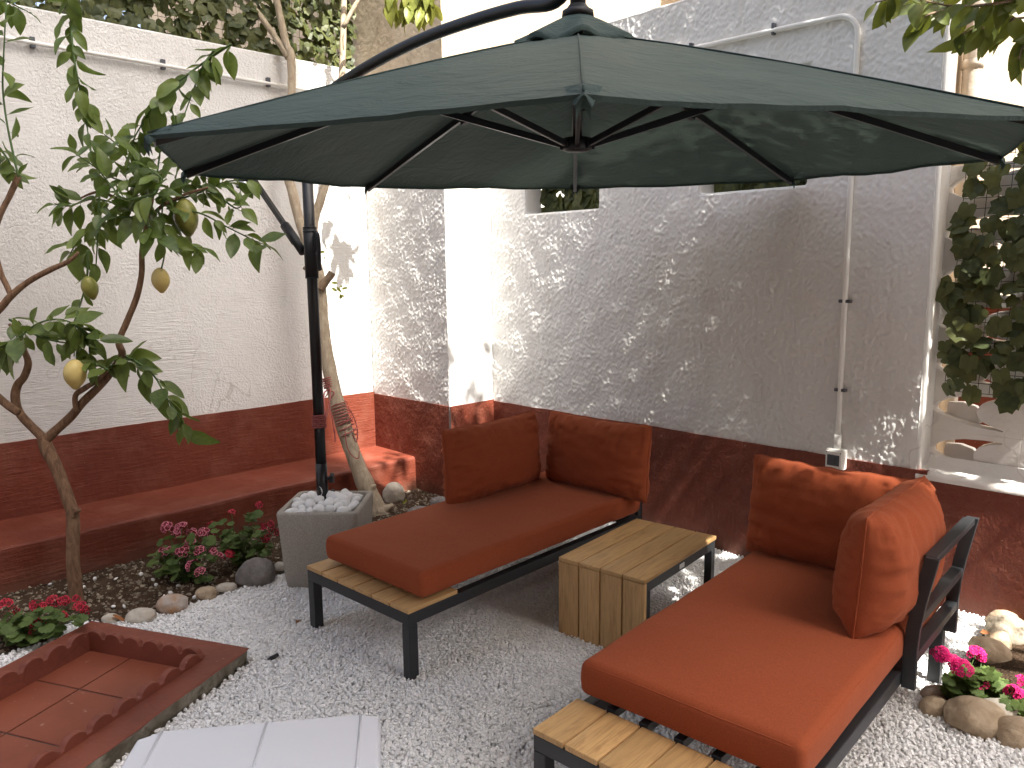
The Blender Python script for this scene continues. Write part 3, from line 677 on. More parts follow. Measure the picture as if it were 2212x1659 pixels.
# ================================================================== FURNITURE
def make_daybed(label, loc, rot, W, L, side, SLT=0.262):
    """side=+1: back frame on the right long side, -1: on the left; second back frame at the far end"""
    t = thing('daybed_frame', label, 'daybed', loc, rot)
    ZS = 0.296; sl = 0.018; zt = ZS-sl; rh = 0.048; lw = 0.044
    for (x, y) in ((lw/2, lw/2), (W-lw/2, lw/2), (lw/2, L-lw/2), (W-lw/2, L-lw/2)):
        MB().span((x-lw/2, y-lw/2, -0.004), (x+lw/2, y+lw/2, zt-rh-0.001)).build('leg', 'metal', t, bevel=0.003)
    for nm, a, b in (('end_rail', (0, 0), (W, lw)), ('end_rail', (0, L-lw), (W, L)), ('side_rail', (0.001, lw+0.001), (lw-0.003, L-lw-0.001)), ('side_rail', (W-lw+0.003, lw+0.001), (W-0.001, L-lw-0.001))):
        MB().span((a[0], a[1], zt-rh), (b[0], b[1], zt)).build(nm, 'metal', t, bevel=0.003)
    n = 6; gap = 0.006; sw_ = (W-gap*(n-1))/n
    smesh = None
    for i in range(n):
        x0 = i*(sw_+gap)
        if smesh is None:
            o = MB().box((0, 0, 0), (sw_, SLT, sl)).build('slat', 'wood', t, bevel=0.0025); smesh = o.data
        else:
            o = link('slat', smesh, None, t); bv = o.modifiers.new('bevel', 'BEVEL'); bv.width = 0.0025; bv.segments = 2
        o.location = (x0+sw_/2, SLT/2-0.002, zt+sl/2+0.001)
    for i in range(5):
        x = W*(i+1)/6; MB().span((x-0.015, SLT+0.006, zt-0.006), (x+0.015, L-0.006, zt+0.022)).build('support_bar', 'metal', t, bevel=0.002)
    # back frames : curved posts, top rail, mid rails
    def back(p0, p1, out):
        p0, p1, out = Vector(p0), Vector(p1), Vector(out)
        prof = [(0.0, zt-rh-0.004), (0.0, 0.36), (0.004, 0.43), (0.016, 0.52), (0.045, 0.68)]
        ax = (p1-p0).normalized()
        for q in (p0, p1):
            m = MB(); V = []; Fs = []
            for (s_, z) in prof:
                for (da, do) in ((-0.011, 0), (0.011, 0), (0.011, 0.042), (-0.011, 0.042)):
                    V.append(q+ax*da+out*(s_+do)+Vector((0, 0, z)))
            for i in range(len(prof)-1):
                for j in range(4): Fs.append((i*4+j, i*4+(j+1) % 4, (i+1)*4+(j+1) % 4, (i+1)*4+j))
            Fs += [(3, 2, 1, 0), tuple((len(prof)-1)*4+j for j in range(4))]
            m.add(V, Fs); m.build('back_post', 'metal', t, bevel=0.002)
        a, b = p0+ax*0.011, p1-ax*0.011
        for (s_, z, h) in ((0.036+0.021, 0.668, 0.024), (0.010+0.021, 0.47, 0.03), (0.0+0.021, 0.335, 0.03)):
            MB().bar(a+out*s_+Vector((0, 0, z)), b+out*s_+Vector((0, 0, z)), 0.038, h).build('back_rail', 'metal', t, bevel=0.002)
    if side > 0: back((W, L-0.56, 0), (W, L-0.03, 0), (1, 0, 0))
    else: back((0, L-0.60, 0), (0, L-0.03, 0), (-1, 0, 0))
    back((0.06 if side > 0 else 0.14, L, 0), (W-0.16 if side > 0 else W-0.03, L, 0), (0, 1, 0))
    return t
LD_LOC, LD_ROT, LDW, LDL = Vector((-3.022, 1.682, 0)), R(2.6), 0.70, 1.60
RD_LOC, RD_ROT, RDW, RDL = Vector((-1.440, 1.487, 0)), R(3.4), 0.685, 1.62
make_daybed('anthracite daybed frame with wooden end slats, beside the stone planter', LD_LOC, LD_ROT, LDW, LDL, -1)
make_daybed('anthracite daybed frame in the right foreground with back rails on show', RD_LOC, RD_ROT, RDW, RDL, 1, 0.212)
def loc2w(loc, rot, p):
    return loc + Matrix.Rotation(rot, 3, 'Z') @ Vector(p)

def seat_cushion(label, loc, rot, sx, sy, T, droop=0.0, seed=0):
    def df(p):
        x, y, z = p; u, v = x/(sx/2), y/(sy/2)
        if z > 0: z += 0.012*(1-u**2)*(1-v**4)
        z += 0.004*noise.noise(Vector((x*4, y*4, seed)))+0.0022*noise.noise(Vector((x*14, y*10, seed+z*20)))
        z -= droop*max(0, -v-0.55)*2*0.5
        side = 0.007*(1-(z/(T/2))**2 if abs(z) < T/2 else 0)
        x += side*(1 if u > 0.9 else -1 if u < -0.9 else 0); y += side*(1 if v > 0.97 else -1 if v < -0.97 else 0)
        x += 0.003*noise.noise(Vector((y*5, z*12, seed+3))); y += 0.003*noise.noise(Vector((x*5, z*12, seed+7)))
        return Vector((x, y, z))
    m = rounded_box(sx, sy, T, 0.024, (14, 26, 3), df)
    root = thing('seat_cushion', label, 'cushion', loc, rot)
    me = m.mesh('pad'); link('pad', me, 'fabric', root, True)
    for zc in (T/2-0.014, -T/2+0.014):
        path = []
        pts = rrect(-sx/2, -sy/2, sx/2, sy/2, 0.03, 5)
        dense = []
        for i in range(len(pts)):
            a, b = Vector((*pts[i], 0)), Vector((*pts[(i+1) % len(pts)], 0)); k = max(1, int((b-a).length/0.05))
            dense += [a.lerp(b, j/k) for j in range(k)]
        cu = []
        for p in dense:
            pin = Vector((p.x*(1-0.012/sx), p.y*(1-0.012/sy), zc)); cu.append(df(pin)+Vector((p.x/sx*0.004, p.y/sy*0.004, 0)))
        m2 = MB(); m2.tube(cu+[cu[0]], 0.0028, 6, False); m2.build('piping', 'fabric', root, True)
    return root
def pillow(label, loc, rx, rz, w, h, T, seed, lean=0.0, name='back_pillow', sag=0.05):
    """upright pillow: width along local x, height along z, bulging along y"""
    nu, nv = 64, 40; V = []; idx = {}; Fs = []
    U = [math.sin(math.pi/2*(-1+2*i/nu)) for i in range(nu+1)]; Vv = [math.sin(math.pi/2*(-1+2*j/nv)) for j in range(nv+1)]
    for s in (-1, 1):
        for j, v in enumerate(Vv):
            for i, u in enumerate(U):
                edge = (i in (0, nu)) or (j in (0, nv))
                if edge and s == 1: idx[(s, i, j)] = idx[(-1, i, j)]; continue
                x = w/2*u*(1-0.035*(1-v*v)-0.018*abs(v)**8); z = h/2*v*(1-sag*(1-u*u)-0.02*abs(u)**10)
                t = ((1-abs(u)**4.0)**0.5)*((1-abs(v)**3.2)**0.5)
                y = s*T/2*t
                # gathered folds running in from the seams
                fo = 0
                def vl(a, b): n_ = noise.noise(Vector((a, b, s*2.0))); return 0.55*n_-0.75*max(0, 1-abs(n_)*7)**1.5
                wob = 0.25*noise.noise(Vector((v*3, u*3, seed)))
                fo += vl((u+wob*0.3)*7.5, seed)*max(0, (v+0.05)/1.05)**1.6
                fo += 0.8*vl((u-wob*0.3)*7.5, seed+5)*max(0, (-v-0.25)/0.75)**1.5
                fo += 1.0*vl((v+wob*0.4)*5.5, seed+9)*max(0, (abs(u)-0.35)/0.65)**1.5
                y += s*0.026*fo*min(1, t*1.8)
                y += s*0.010*noise.noise(Vector((u*2.2+seed, v*2.0, s*3)))*min(1, t*1.5)
                z += 0.006*noise.noise(Vector((u*6, seed+2, v*2)))
                y += s*0.006*noise.noise(Vector((u*5+v*4, v*6-u*2, seed+20)))*min(1, t*2)
                # belly: fuller towards the bottom
                y *= 1+0.12*(-v)
                idx[(s, i, j)] = len(V); V.append((x, y, z))
        for j in range(nv):
            for i in range(nu):
                q = (idx[(s, i, j)], idx[(s, i+1, j)], idx[(s, i+1, j+1)], idx[(s, i, j+1)])
                Fs.append(q if s == -1 else q[::-1])
    m = MB(); m.add(V, Fs)
    root = thing(name, label, 'pillow', loc); root.rotation_euler = (rx, lean, rz)
    link('pad', m.mesh('pad'), 'fabric', root, True)
    bd = [idx[(-1, i, 0)] for i in range(nu+1)]+[idx[(-1, nu, j)] for j in range(1, nv+1)]+[idx[(-1, i, nv)] for i in range(nu-1, -1, -1)]+[idx[(-1, 0, j)] for j in range(nv-1, 0, -1)]
    m2 = MB(); m2.tube([V[i] for i in bd]+[V[bd[0]]], 0.0032, 6, False); m2.build('seam', 'fabric', root, True)
    return root
# left daybed cushions
seat_cushion('long terracotta seat cushion on the left daybed, overlapping its end slats', loc2w(LD_LOC, LD_ROT, (0.385, 0.815, 0.372)), LD_ROT-R(0.8), 0.66, 1.49, 0.112, 0.0, 1)
seat_cushion('long terracotta seat cushion on the right foreground daybed', loc2w(RD_LOC, RD_ROT, (0.342, 0.915, 0.370)), RD_ROT+R(0.6), 0.675, 1.40, 0.115, 0.0, 2)
pillow('terracotta back pillow along the left side of the left daybed', (-2.955, 2.765, 0.605), R(-4), R(90)+LD_ROT, 0.70, 0.40, 0.215, 3.1)
pillow('terracotta back pillow at the far end of the left daybed', (-2.60, 3.185, 0.602), R(-5), LD_ROT-R(1), 0.68, 0.40, 0.215, 8.4)
pillow('terracotta back pillow at the far end of the right daybed, dappled with sun', (-1.245, 2.965, 0.610), R(-8), RD_ROT, 0.66, 0.41, 0.22, 13.7)
pillow('terracotta pillow leaning on the black back frame of the right daybed', (-0.915, 2.70, 0.628), R(3), R(90)+RD_ROT, 0.64, 0.41, 0.25, 21.3)

# ---- side table
tb = thing('side_table', 'low slatted wooden side table with one waterfall side between the daybeds', 'table', onz(1207, 1368, 0), R(6.2))
TW, TL, TH = 0.425, 0.665, 0.352
n = 4; gap = 0.006; sw_ = (TW-gap*3)/4
topm = frontm = None
for i in range(n):
    x = i*(sw_+gap)+sw_/2
    if topm is None:
        o = MB().box((0, 0, 0), (sw_, TL, 0.018)).build('top_slat', 'wood', tb, bevel=0.002); topm = o.data
        p = MB().box((0, 0, 0), (sw_, TH-0.012, 0.018)).build('front_slat', 'wood', tb, bevel=0.002); frontm = p.data
    else:
        o = link('top_slat', topm, None, tb); p = link('front_slat', frontm, None, tb)
        for q in (o, p): bv = q.modifiers.new('bevel', 'BEVEL'); bv.width = 0.002; bv.segments = 2
    o.location = (x, TL/2, TH-0.009); p.location = (x, 0.009, (TH-0.018)/2-0.001); p.rotation_euler = (R(90), 0, 0); p.scale = (1, (TH-0.019)/(TH-0.012), 1)
lw = 0.036
for x in (lw/2+0.004, TW-lw/2-0.004):
    for nm, y in (('leg', TL-lw/2-0.003), ('leg', 0.019+lw/2)): MB().span((x-lw/2, y-lw/2, -0.003), (x+lw/2, y+lw/2, TH-0.062)).build(nm, 'metal', tb, bevel=0.002)
    rl = MB().span((x-lw/2, 0.019, TH-0.061), (x+lw/2, TL-0.003, TH-0.0185)).build('side_rail', 'metal', tb, bevel=0.002)
    if x > TW/2:
        MB().span((x+lw/2-0.001, TL*0.46, TH-0.052), (x+lw/2+0.002, TL*0.46+0.045, TH-0.030)).build('badge', 'chrome', rl, bevel=0.004)
MB().span((0.04, TL-lw-0.003, TH-0.061), (TW-0.04, TL-0.003, TH-0.0185)).build('end_rail', 'metal', tb, bevel=0.002)

# ---- planter with white stones
PC = Vector((-3.49, 2.075, 0)); prot = R(45.44)-R(2)
pl = thing('stone_planter', 'square tapered cast stone planter holding the parasol pole', 'planter', PC, prot)
PH = 0.405
V = []; Fs = []; rings = [(0.165, 0.0), (0.178, 0.012), (0.186, 0.05), (0.20, 0.30), (0.206, PH-0.012), (0.203, PH-0.002), (0.196, PH), (0.180, PH), (0.176, PH-0.006), (0.172, PH-0.09)]
for (hw, z) in rings:
    for (x, y) in rrect(-hw, -hw, hw, hw, 0.035 if hw > 0.18 else 0.028, 5): V.append((x+0.002*noise.noise(Vector((x*9, y*9, z*9))), y, z))
k = 24
for i in range(len(rings)-1):
    for j in range(k): Fs.append((i*k+j, i*k+(j+1) % k, (i+1)*k+(j+1) % k, (i+1)*k+j))
m = MB(); m.add(V, Fs); o = m.build('pot', 'planter', pl, True)
m = MB(); hw = 0.171; m.add([(x, y, PH-0.055) for x, y in rrect(-hw, -hw, hw, hw, 0.03, 5)], [tuple(range(24))]); m.build('fill', 'gravelbase', pl)
pm = []
for s_ in range(5):
    v, f = ICO[3]; rr = np.array([1+0.10*noise.noise(Vector(p)*1.3+Vector((s_*9, 0, 0)))+0.03*noise.noise(Vector(p)*3+Vector((0, s_*5, 0))) for p in v])
    me = np_mesh('white_pebble', v*rr[:, None]*np.array([1, 0.78, 0.66]), f); me.materials.append(M['whitestone']); pm.append(me)
placed = []
prm = Matrix.Rotation(prot, 3, 'Z'); rnd = random.Random(4)
tries = 0
while len(placed) < 62 and tries < 6000:
    tries += 1
    r_ = rnd.uniform(0.021, 0.036); x, y = rnd.uniform(-0.155, 0.155), rnd.uniform(-0.155, 0.155)
    if max(abs(x), abs(y))+r_*0.8 > 0.172: continue
    if any((x-a)**2+(y-b)**2 < (0.80*(r_+c))**2 for a, b, c in placed): continue
    if (x+0.015)**2+(y-0.02)**2 < 0.03**2: continue
    placed.append((x, y, r_)); h = PH-0.030+0.045*(1-(x*x+y*y)/0.05)+rnd.uniform(-0.008, 0.008)
    o = bpy.data.objects.new('white_pebble', rnd.choice(pm)); COL.objects.link(o)
    o.location = PC+prm @ Vector((x, y, h)); o.scale = (r_*1.25,)*3; o.rotation_euler = (rnd.uniform(-0.5, 0.5), rnd.uniform(-0.5, 0.5), rnd.uniform(0, 6.3))
    tag(o, 'smooth white pebble lying in the stone planter', 'pebble', 'white pebbles filling the planter')
lx = np.array([[rnd.uniform(-0.15, 0.15), rnd.uniform(-0.15, 0.15), 0] for _ in range(130)]); lx = lx[(lx[:, 0]+0.015)**2+(lx[:, 1]-0.02)**2 > 0.03**2]
lx[:, 2] = PH-0.050+0.022*(1-(lx[:, 0]**2+lx[:, 1]**2)/0.05)
lo_ = pebbles('pebble_fill', lx, np.full(len(lx), 0.032), 'whitestone', 2, 0.7, 0.05, 0.4); lo_.parent = pl; lo_['kind'] = 'stuff'

# ================================================================== PARASOL
UR = 1.5; UC = Vector((-1.944, 2.264, 1.975)); UN = Vector((0.03, -0.029, 1)).normalized(); UPH = -0.854
e1 = (Vector((1, 0, 0))-UN*UN.x).normalized(); e2 = UN.cross(e1)
PO = Vector((-3.545, 2.085, 0.0))
pa = thing('cantilever_parasol', 'large dark green cantilever parasol over the seating', 'parasol', PO)
def upt(ang, r, z): return UC + (e1*math.cos(ang)+e2*math.sin(ang))*r + UN*z
RISE = 0.445
def ribz(r): return RISE*(1-(r/UR)**1.12)
R0 = 0.10
for k in range(8):
    a0 = UPH-k*math.pi/4; a1 = a0-math.pi/4
    nr, na = 22, 16; V = []; Fs = []
    for i in range(nr+1):
        for j in range(na+1):
            s = j/na; r = R0+(UR-R0)*i/nr; fr = r/UR
            ca, cb = upt(a0, r, ribz(r)), upt(a1, r, ribz(r)); p = ca.lerp(cb, s)
            bow = 4*s*(1-s)
            cen = UC+UN*ribz(r)
            p = p+(cen-p)*(0.003*bow*fr**4)           # rim drawn in between the ribs
            p = p-UN*(0.014*bow*fr**1.2*(1-0.75*fr))      # cloth sags between the ribs
            wr = noise.noise(Vector((s*3+k*7, fr*2.0, 1)))*0.010+noise.noise(Vector((p.x*5, p.y*5, 3)))*0.006+noise.noise(Vector((s*11+fr*4, fr*3+k, 5)))*0.006*bow
            p = p+UN*wr*(0.3+0.7*bow)
            if i == nr: p = p-UN*0.004
            V.append(p)
    for i in range(nr):
        for j in range(na): a = i*(na+1)+j; Fs.append((a, a+1, a+na+2, a+na+1))
    # hem folded under along the rim
    b = len(V); V += [V[nr*(na+1)+j].copy() for j in range(na+1)]; b2 = len(V)
    for j in range(na+1): p = V[nr*(na+1)+j]; V.append(p-UN*0.010+(UC-p)*0.003)
    for j in range(na): Fs.append((b+j, b+j+1, b2+j+1, b2+j))
    m = MB(); m.add(V, Fs); o = m.build('canopy_panel', 'canopy', pa, True, rel=PO)
    # seam over the rib
    m = MB(); m.tube([upt(a0, R0+(UR-R0)*i/12, ribz(R0+(UR-R0)*i/12)+0.002) for i in range(13)], 0.0028, 6); m.build('canopy_seam', 'canopy', pa, True, rel=PO)
    # rib with end pocket
    pts = [upt(a0, 0.05+(UR-0.065)*i/10, ribz(0.05+(UR-0.065)*i/10)-0.022) for i in range(11)]
    m = MB(); V = []; Fs = []; tang = (e1*math.sin(a0)-e2*math.cos(a0))
    for p in pts:
        for (da, dz) in ((-0.0085, -0.013), (0.0085, -0.013), (0.0085, 0.013), (-0.0085, 0.013)): V.append(p+tang*da+UN*dz)
    for i in range(10):
        for j in range(4): Fs.append((i*4+j, i*4+(j+1) % 4, (i+1)*4+(j+1) % 4, (i+1)*4+j))
    Fs += [(0, 1, 2, 3), (43, 42, 41, 40)]
    m.add(V, Fs); rb = m.build('rib', 'black', pa, bevel=0.0015, rel=PO)
    # pocket: small cloth cap over the rib end
    m = MB(); V = []; Fs = []
    for i in range(7):
        f = i/6; r = UR-0.050+0.058*f; hw = 0.022*(1-f)+0.014
        for j in range(7):
            s = -1+2*j/6; V.append(upt(a0, r, ribz(r)+0.006-0.020*abs(s)**1.6*(0.3+f)-0.010*f)+tang*(s*hw))
    for i in range(6):
        for j in range(6): a = i*7+j; Fs.append((a, a+1, a+8, a+7))
    b = 6*7
    V += [V[b+j]-UN*0.022-(e1*math.cos(a0)+e2*math.sin(a0))*0.012 for j in range(7)]
    for j in range(6): Fs.append((b+j, b+j+1, 49+j+1, 49+j))
    m.add(V, Fs); m.build('rib_pocket', 'canopy', rb, True, rel=PO)
    # strut from runner to rib
    ra = 0.66
    m = MB(); m.bar(upt(a0, 0.045, 0.062), upt(a0, ra, ribz(ra)-0.030), 0.014, 0.022); m.build('strut', 'black', pa, bevel=0.0015, rel=PO)
    m = MB(); m.bar(upt(a0, ra-0.02, ribz(ra-0.02)-0.04), upt(a0, ra+0.03, ribz(ra+0.03)-0.04), 0.026, 0.03); m.build('strut_joint', 'black_plastic', rb, bevel=0.003, rel=PO)
# runner and central tube
m = MB(); m.tube([upt(0, 0, 0.040), upt(0, 0, 0.048), upt(0, 0, 0.090)], [0.040, 0.055, 0.050], 16); m.build('runner', 'black_plastic', pa, True, rel=PO)
for k in range(8):
    a0 = UPH-k*math.pi/4; MB().bar(upt(a0, 0.03, 0.062), upt(a0, 0.064, 0.062), 0.02, 0.03).build('runner_lug', 'black_plastic', pa, bevel=0.003, rel=PO)
m = MB(); m.tube([upt(0, 0, 0.05), upt(0, 0, 0.52)], 0.019, 14); m.build('centre_tube', 'black', pa, True, rel=PO)
# vent cap: small flared second roof
V = []; Fs = []; nc = 64
for i in range(9):
    f = i/8; r = 0.025+0.205*f
    for j in range(nc):
        a = 2*math.pi*j/nc; rr = r*(1-0.05*abs(math.sin(4*(a-UPH)))*f)
        fl = 0.018*f**2*math.sin(8*(a-UPH)+1.3)+0.022*f**2*noise.noise(Vector((math.cos(a)*2.5, math.sin(a)*2.5, 2)))
        V.append(upt(a, rr, RISE+0.066-0.108*f**1.15+fl))
for i in range(8):
    for j in range(nc): Fs.append((i*nc+j, i*nc+(j+1) % nc, (i+1)*nc+(j+1) % nc, (i+1)*nc+j))
b = len(V)
for j in range(nc): V.append(Vector(V[8*nc+j])-UN*0.016)
for j in range(nc): Fs.append((8*nc+j, 8*nc+(j+1) % nc, b+(j+1) % nc, b+j))
m = MB(); m.add(V, Fs); m.build('vent_cap', 'canopy', pa, True, rel=PO)
m = MB(); m.tube([upt(0, 0, RISE+0.058), upt(0, 0, RISE+0.078), upt(0, 0, RISE+0.086), upt(0, 0, RISE+0.10)], [0.058, 0.055, 0.040, 0.030], 18); m.build('cap_disc', 'black_plastic', pa, True, rel=PO)
m = MB(); m.tube([upt(0, 0, RISE+0.09), upt(0, 0, RISE+0.165)], 0.028, 16); m.tube([upt(0, 0, RISE+0.15), upt(0, 0, RISE+0.20)], 0.034, 16); m.build('hanger_bracket', 'black_plastic', pa, True, rel=PO)
for s_ in (-1, 1): MB().tube([upt(0, 0, RISE+0.178)+e2*0.02*s_, upt(0, 0, RISE+0.178)+e2*0.046*s_], 0.008, 8).build('bracket_bolt', 'chrome', pa, True, rel=PO)
# pole, arm, brace in the plane through pole and hub
HUBTOP = upt(0, 0, RISE+0.19); nrm = (Vector((HUBTOP.x-PO.x, HUBTOP.y-PO.y, 0))).cross(Vector((0, 0, 1))).normalized()
def onplane(x, y): return onpl(x, y, PO, nrm)
armpx = [(532, 384), (590, 310), (655, 245), (740, 178), (830, 124), (930, 77), (1030, 42), (1120, 17), (1200, 3)]
arm = [onplane(*p) for p in armpx]+[HUBTOP+Vector((0, 0, 0.02))]
m = MB(); m.tube(spline(arm, 6), 0.0245, 16); m.build('arm', 'black', pa, True, rel=PO)
m = MB(); m.tube([PO+Vector((0, 0, 0.36)), PO+Vector((0, 0, 0.60))], 0.0305, 18); m.build('pole_sleeve', 'black', pa, True, rel=PO)
zt = arm[2].z
m = MB(); m.tube([PO+Vector((0, 0, 0.58)), PO+Vector((0, 0, zt-0.02))], 0.0275, 18); m.build('pole', 'black', pa, True, rel=PO)
# straight chrome band and label on the sleeve
hd = (HUBTOP-PO); hd.z = 0; hd.normalize()
side = Vector((-_fw.x, -_fw.y, 0)).normalized()
for zc in (0.430, 0.520):
    c0 = PO+Vector((0, 0, zc))+_rt0*0.026+side*0.012
    m = MB(); m.tube([c0, c0+_rt0*0.022], 0.009, 10); kb = m.build('clamp_bolt', 'black_plastic', pa, True, rel=PO)
    m = MB(); V = []
    for i in range(20):
        a = 2*math.pi*i/20; rr = 0.022*(1+0.16*math.cos(5*a)); V.append((rr*math.cos(a), rr*math.sin(a)))
    mk_ = filled('knob', [V], 0.014, 0.003); o = link('knob', mk_, 'black_plastic', kb, True)
    o.location = c0+_rt0*0.03-PO; o.rotation_euler = _rt0.to_track_quat('Z', 'Y').to_euler()
# small round white tag on the sleeve
tg = MB(); c0 = PO+Vector((0, 0, 0.455))+side*0.0315
V = [c0+(_rt0*math.cos(2*math.pi*i/16)*0.016-_rt0*0.008+Vector((0, 0, 1))*math.sin(2*math.pi*i/16)*0.026)+side*(-0.006*(math.cos(2*math.pi*i/16)*1-0.5)**2) for i in range(16)]
tg.add(V, [tuple(range(16))]); tg.build('paper_tag', 'pvc', pa, rel=PO)
# slider with handle, brace up to the tail of the arm
sl0, sl1 = onplane(669, 600), onplane(664, 492)
zA, zB = sl0.z, sl1.z
m = MB(); m.tube([PO+Vector((0, 0, zA)), PO+Vector((0, 0, zB))], 0.0335, 18); sl_ = m.build('slider', 'black_plastic', pa, True, rel=PO)
for zc in (zA, zB-0.02, zB):
    MB().tube([PO+Vector((0, 0, zc-0.003)), PO+Vector((0, 0, zc+0.003))], 0.0345, 18).build('slider_rim', 'black_plastic', sl_, True, rel=PO)
h0 = PO+Vector((0, 0, zB-0.035))+hd*0.035
m = MB(); m.tube(spline([h0-Vector((0, 0, 0.09))-hd*0.01, h0-Vector((0, 0, 0.05))+hd*0.012, h0+hd*0.008, h0+Vector((0, 0, 0.0))+hd*0.024, h0+hd*0.032-Vector((0, 0, 0.06)), h0+hd*0.028-Vector((0, 0, 0.15)), h0+hd*0.036-Vector((0, 0, 0.175))], 5), 0.0105, 10); m.build('slider_handle', 'black_plastic', sl_, True, rel=PO)
b0 = onplane(655, 545); b1 = onplane(548, 388)
m = MB(); m.bar(b0, b1, 0.022, 0.026, hd); m.build('brace', 'black', pa, bevel=0.002, rel=PO)
m = MB(); q0 = b0.lerp(b1, 0.12); q1 = b0.lerp(b1, 0.36); m.tube([b0, q0, q0.lerp(q1, 0.1), q1], [0.022, 0.022, 0.026, 0.025], 14); m.build('brace_socket', 'black_plastic', pa, True, rel=PO)
j0 = onplane(536, 386)
m = MB()
for dd in (-0.024, 0.024): m.tube([j0+nrm*dd-nrm*0.004, j0+nrm*dd+nrm*0.004], 0.032, 16)
m.build('arm_end_joint', 'black_plastic', pa, True, rel=PO)
cr = j0+Vector((0, 0, -0.028))-hd*0.03
m = MB(); m.tube([cr-nrm*0.045, cr+nrm*0.045], 0.024, 14); m.build('crank_drum', 'black_plastic', pa, True, rel=PO)
m = MB(); m.tube([cr+nrm*0.05-hd*0.0, cr+hd*0.09-Vector((0, 0, 0.008))+nrm*0.05], 0.013, 12); m.build('crank_housing', 'chrome', pa, True, rel=PO)

# ================================================================== RED TILED PLATFORM
pt = thing('tiled_platform', 'low red platform with terracotta tiles and scalloped edging at lower left', 'platform', plat_o, R(26.5))
PU, PV, PZ, BWD = 0.84, 1.9, 0.068, 0.125       # local: x along the far edge, -y towards the camera
def plat_ring():
    V = []; Fs = []; n = 40
    def loop(off, z, amp):
        pts = []
        for (a, b) in (((0+off, -PV+off), (PU-off, -PV+off)), ((PU-off, -PV+off), (PU-off, -off)), ((PU-off, -off), (off, -off)), ((off, -off), (off, -PV+off))):
            for i in range(n):
                x, y = a[0]+(b[0]-a[0])*i/n, a[1]+(b[1]-a[1])*i/n
                pts.append((x+amp*noise.noise(Vector((x*14, y*14, z*30+1))), y+amp*noise.noise(Vector((x*14, y*14, z*30+7))), z+0.25*amp*noise.noise(Vector((x*9, y*9, 3)))))
        return pts
    L = [loop(0.022, -0.03, 0.014), loop(0.016, 0.015, 0.014), loop(0.006, PZ-0.012, 0.010), loop(0.0, PZ-0.004, 0.004), loop(0.008, PZ, 0.002), loop(BWD, PZ, 0.0)]
    k = 4*n
    for r_ in L: V += r_
    for i in range(len(L)-1):
        for j in range(k): Fs.append((i*k+j, i*k+(j+1) % k, (i+1)*k+(j+1) % k, (i+1)*k+j))
    return V, Fs, k
V, Fs, k = plat_ring(); m = MB()
m.add(V, Fs[:2*k], 1); m.f += [tuple(f) for f in Fs[2*k:]]; m.mi += [0]*(len(Fs)-2*k)
o = m.build('border_slab', ['slab', 'rawconcrete'], pt)
ZF = 0.018
m = MB(); m.span((BWD-0.01, -PV+BWD-0.01, -0.03), (PU-BWD+0.01, -BWD+0.01, ZF-0.004)); m.build('mortar_bed', 'grout', pt)
tw = 0.295; gx = 0.007
x = BWD+0.004; 
for ix, (xa, xb) in enumerate(((BWD+0.002, BWD+0.23), (BWD+0.237, BWD+0.525), (BWD+0.532, PU-BWD-0.002))):
    yy = -BWD-0.002; rows = [0.27, 0.295, 0.295, 0.295, 0.295, 0.295]
    for h in rows:
        ya = max(yy-h, -PV+BWD+0.002)
        if ya >= yy-0.01: break
        if xb-xa > 0.02: MB().span((xa, ya, ZF-0.012), (xb, yy, ZF)).build('floor_tile', 'tile', pt, bevel=0.0015)
        yy = ya-gx
def scallop(n, L):
    top = []
    w = L/n
    base = 0.058
    for i in range(n):
        for j in range(9):
            a = math.pi*(1-j/8); top.append((i*w+w/2+0.5*w*0.80*math.cos(a), base+0.030*math.sin(a)))
        if i < n-1: pass
    return [(0, 0), (0, base)]+top+[(L, base), (L, 0)]
def edging(p0, p1, inward, L=0.30, n=3, bury=0.0, gap=0.004):
    p0, p1 = Vector(p0), Vector(p1); D = (p1-p0); tot = D.length; D.normalize(); cnt = int(round(tot/L)); LL = tot/cnt
    me = filled('edging_tile', [[(x*(LL-gap)/L if True else x, max(0, y)) for x, y in scallop(n, L)][::-1]], 0.022, 0.0025); me.materials.append(M['slab'])
    for i in range(cnt):
        o = link('edging_tile', me, None, pt, False); o.rotation_euler = (R(90), 0, math.atan2(D.y, D.x))
        p = p0+D*(i*LL+gap/2); o.location = (p.x, p.y, ZF+0.001)
edging((BWD+0.006, -PV+BWD, 0), (BWD+0.006, -BWD-0.012, 0), 1, 0.30, 3)
edging((BWD-0.004, -BWD-0.012, 0), (PU-BWD+0.004, -BWD-0.012, 0), 1, 0.295, 3)
edging((PU-BWD-0.004, -BWD-0.02, 0), (PU-BWD-0.004, -PV+BWD, 0), 1, 0.30, 3)

# ================================================================== WHITE BOX (foreground)
zl = 0.42
A, B_, C_, D_ = onz(302, 1580, zl), onz(822, 1536, zl), onz(846, 1662, zl), onz(262, 1662, zl)
ux = (B_-A).normalized(); uy = Vector((-ux.y, ux.x, 0)); 
lid = thing('storage_box', 'white plastic storage box with seamed lid at the bottom edge', 'box', (A.x, A.y, 0), math.atan2(ux.y, ux.x))
LW = (B_-A).length; LDp = 0.52
out = [(0.055, 0.0), (LW-0.045, 0.0), (LW, -0.022), (LW+0.012, -LDp+0.05), (LW-0.03, -LDp), (0.03, -LDp), (-0.012, -LDp+0.05), (0.0, -0.03)]
V = []; Fs = []
def ring_(s_, z, dz=0): 
    cx_, cy_ = LW/2, -LDp/2
    return [(cx_+(x-cx_)*s_, cy_+(y-cy_)*s_, z) for x, y in out]
rg = [ring_(0.93, 0.0), ring_(0.955, zl-0.075), ring_(1.0, zl-0.07), ring_(1.0, zl-0.018), ring_(0.985, zl-0.004), ring_(0.965, zl)]
for r_ in rg: V += r_
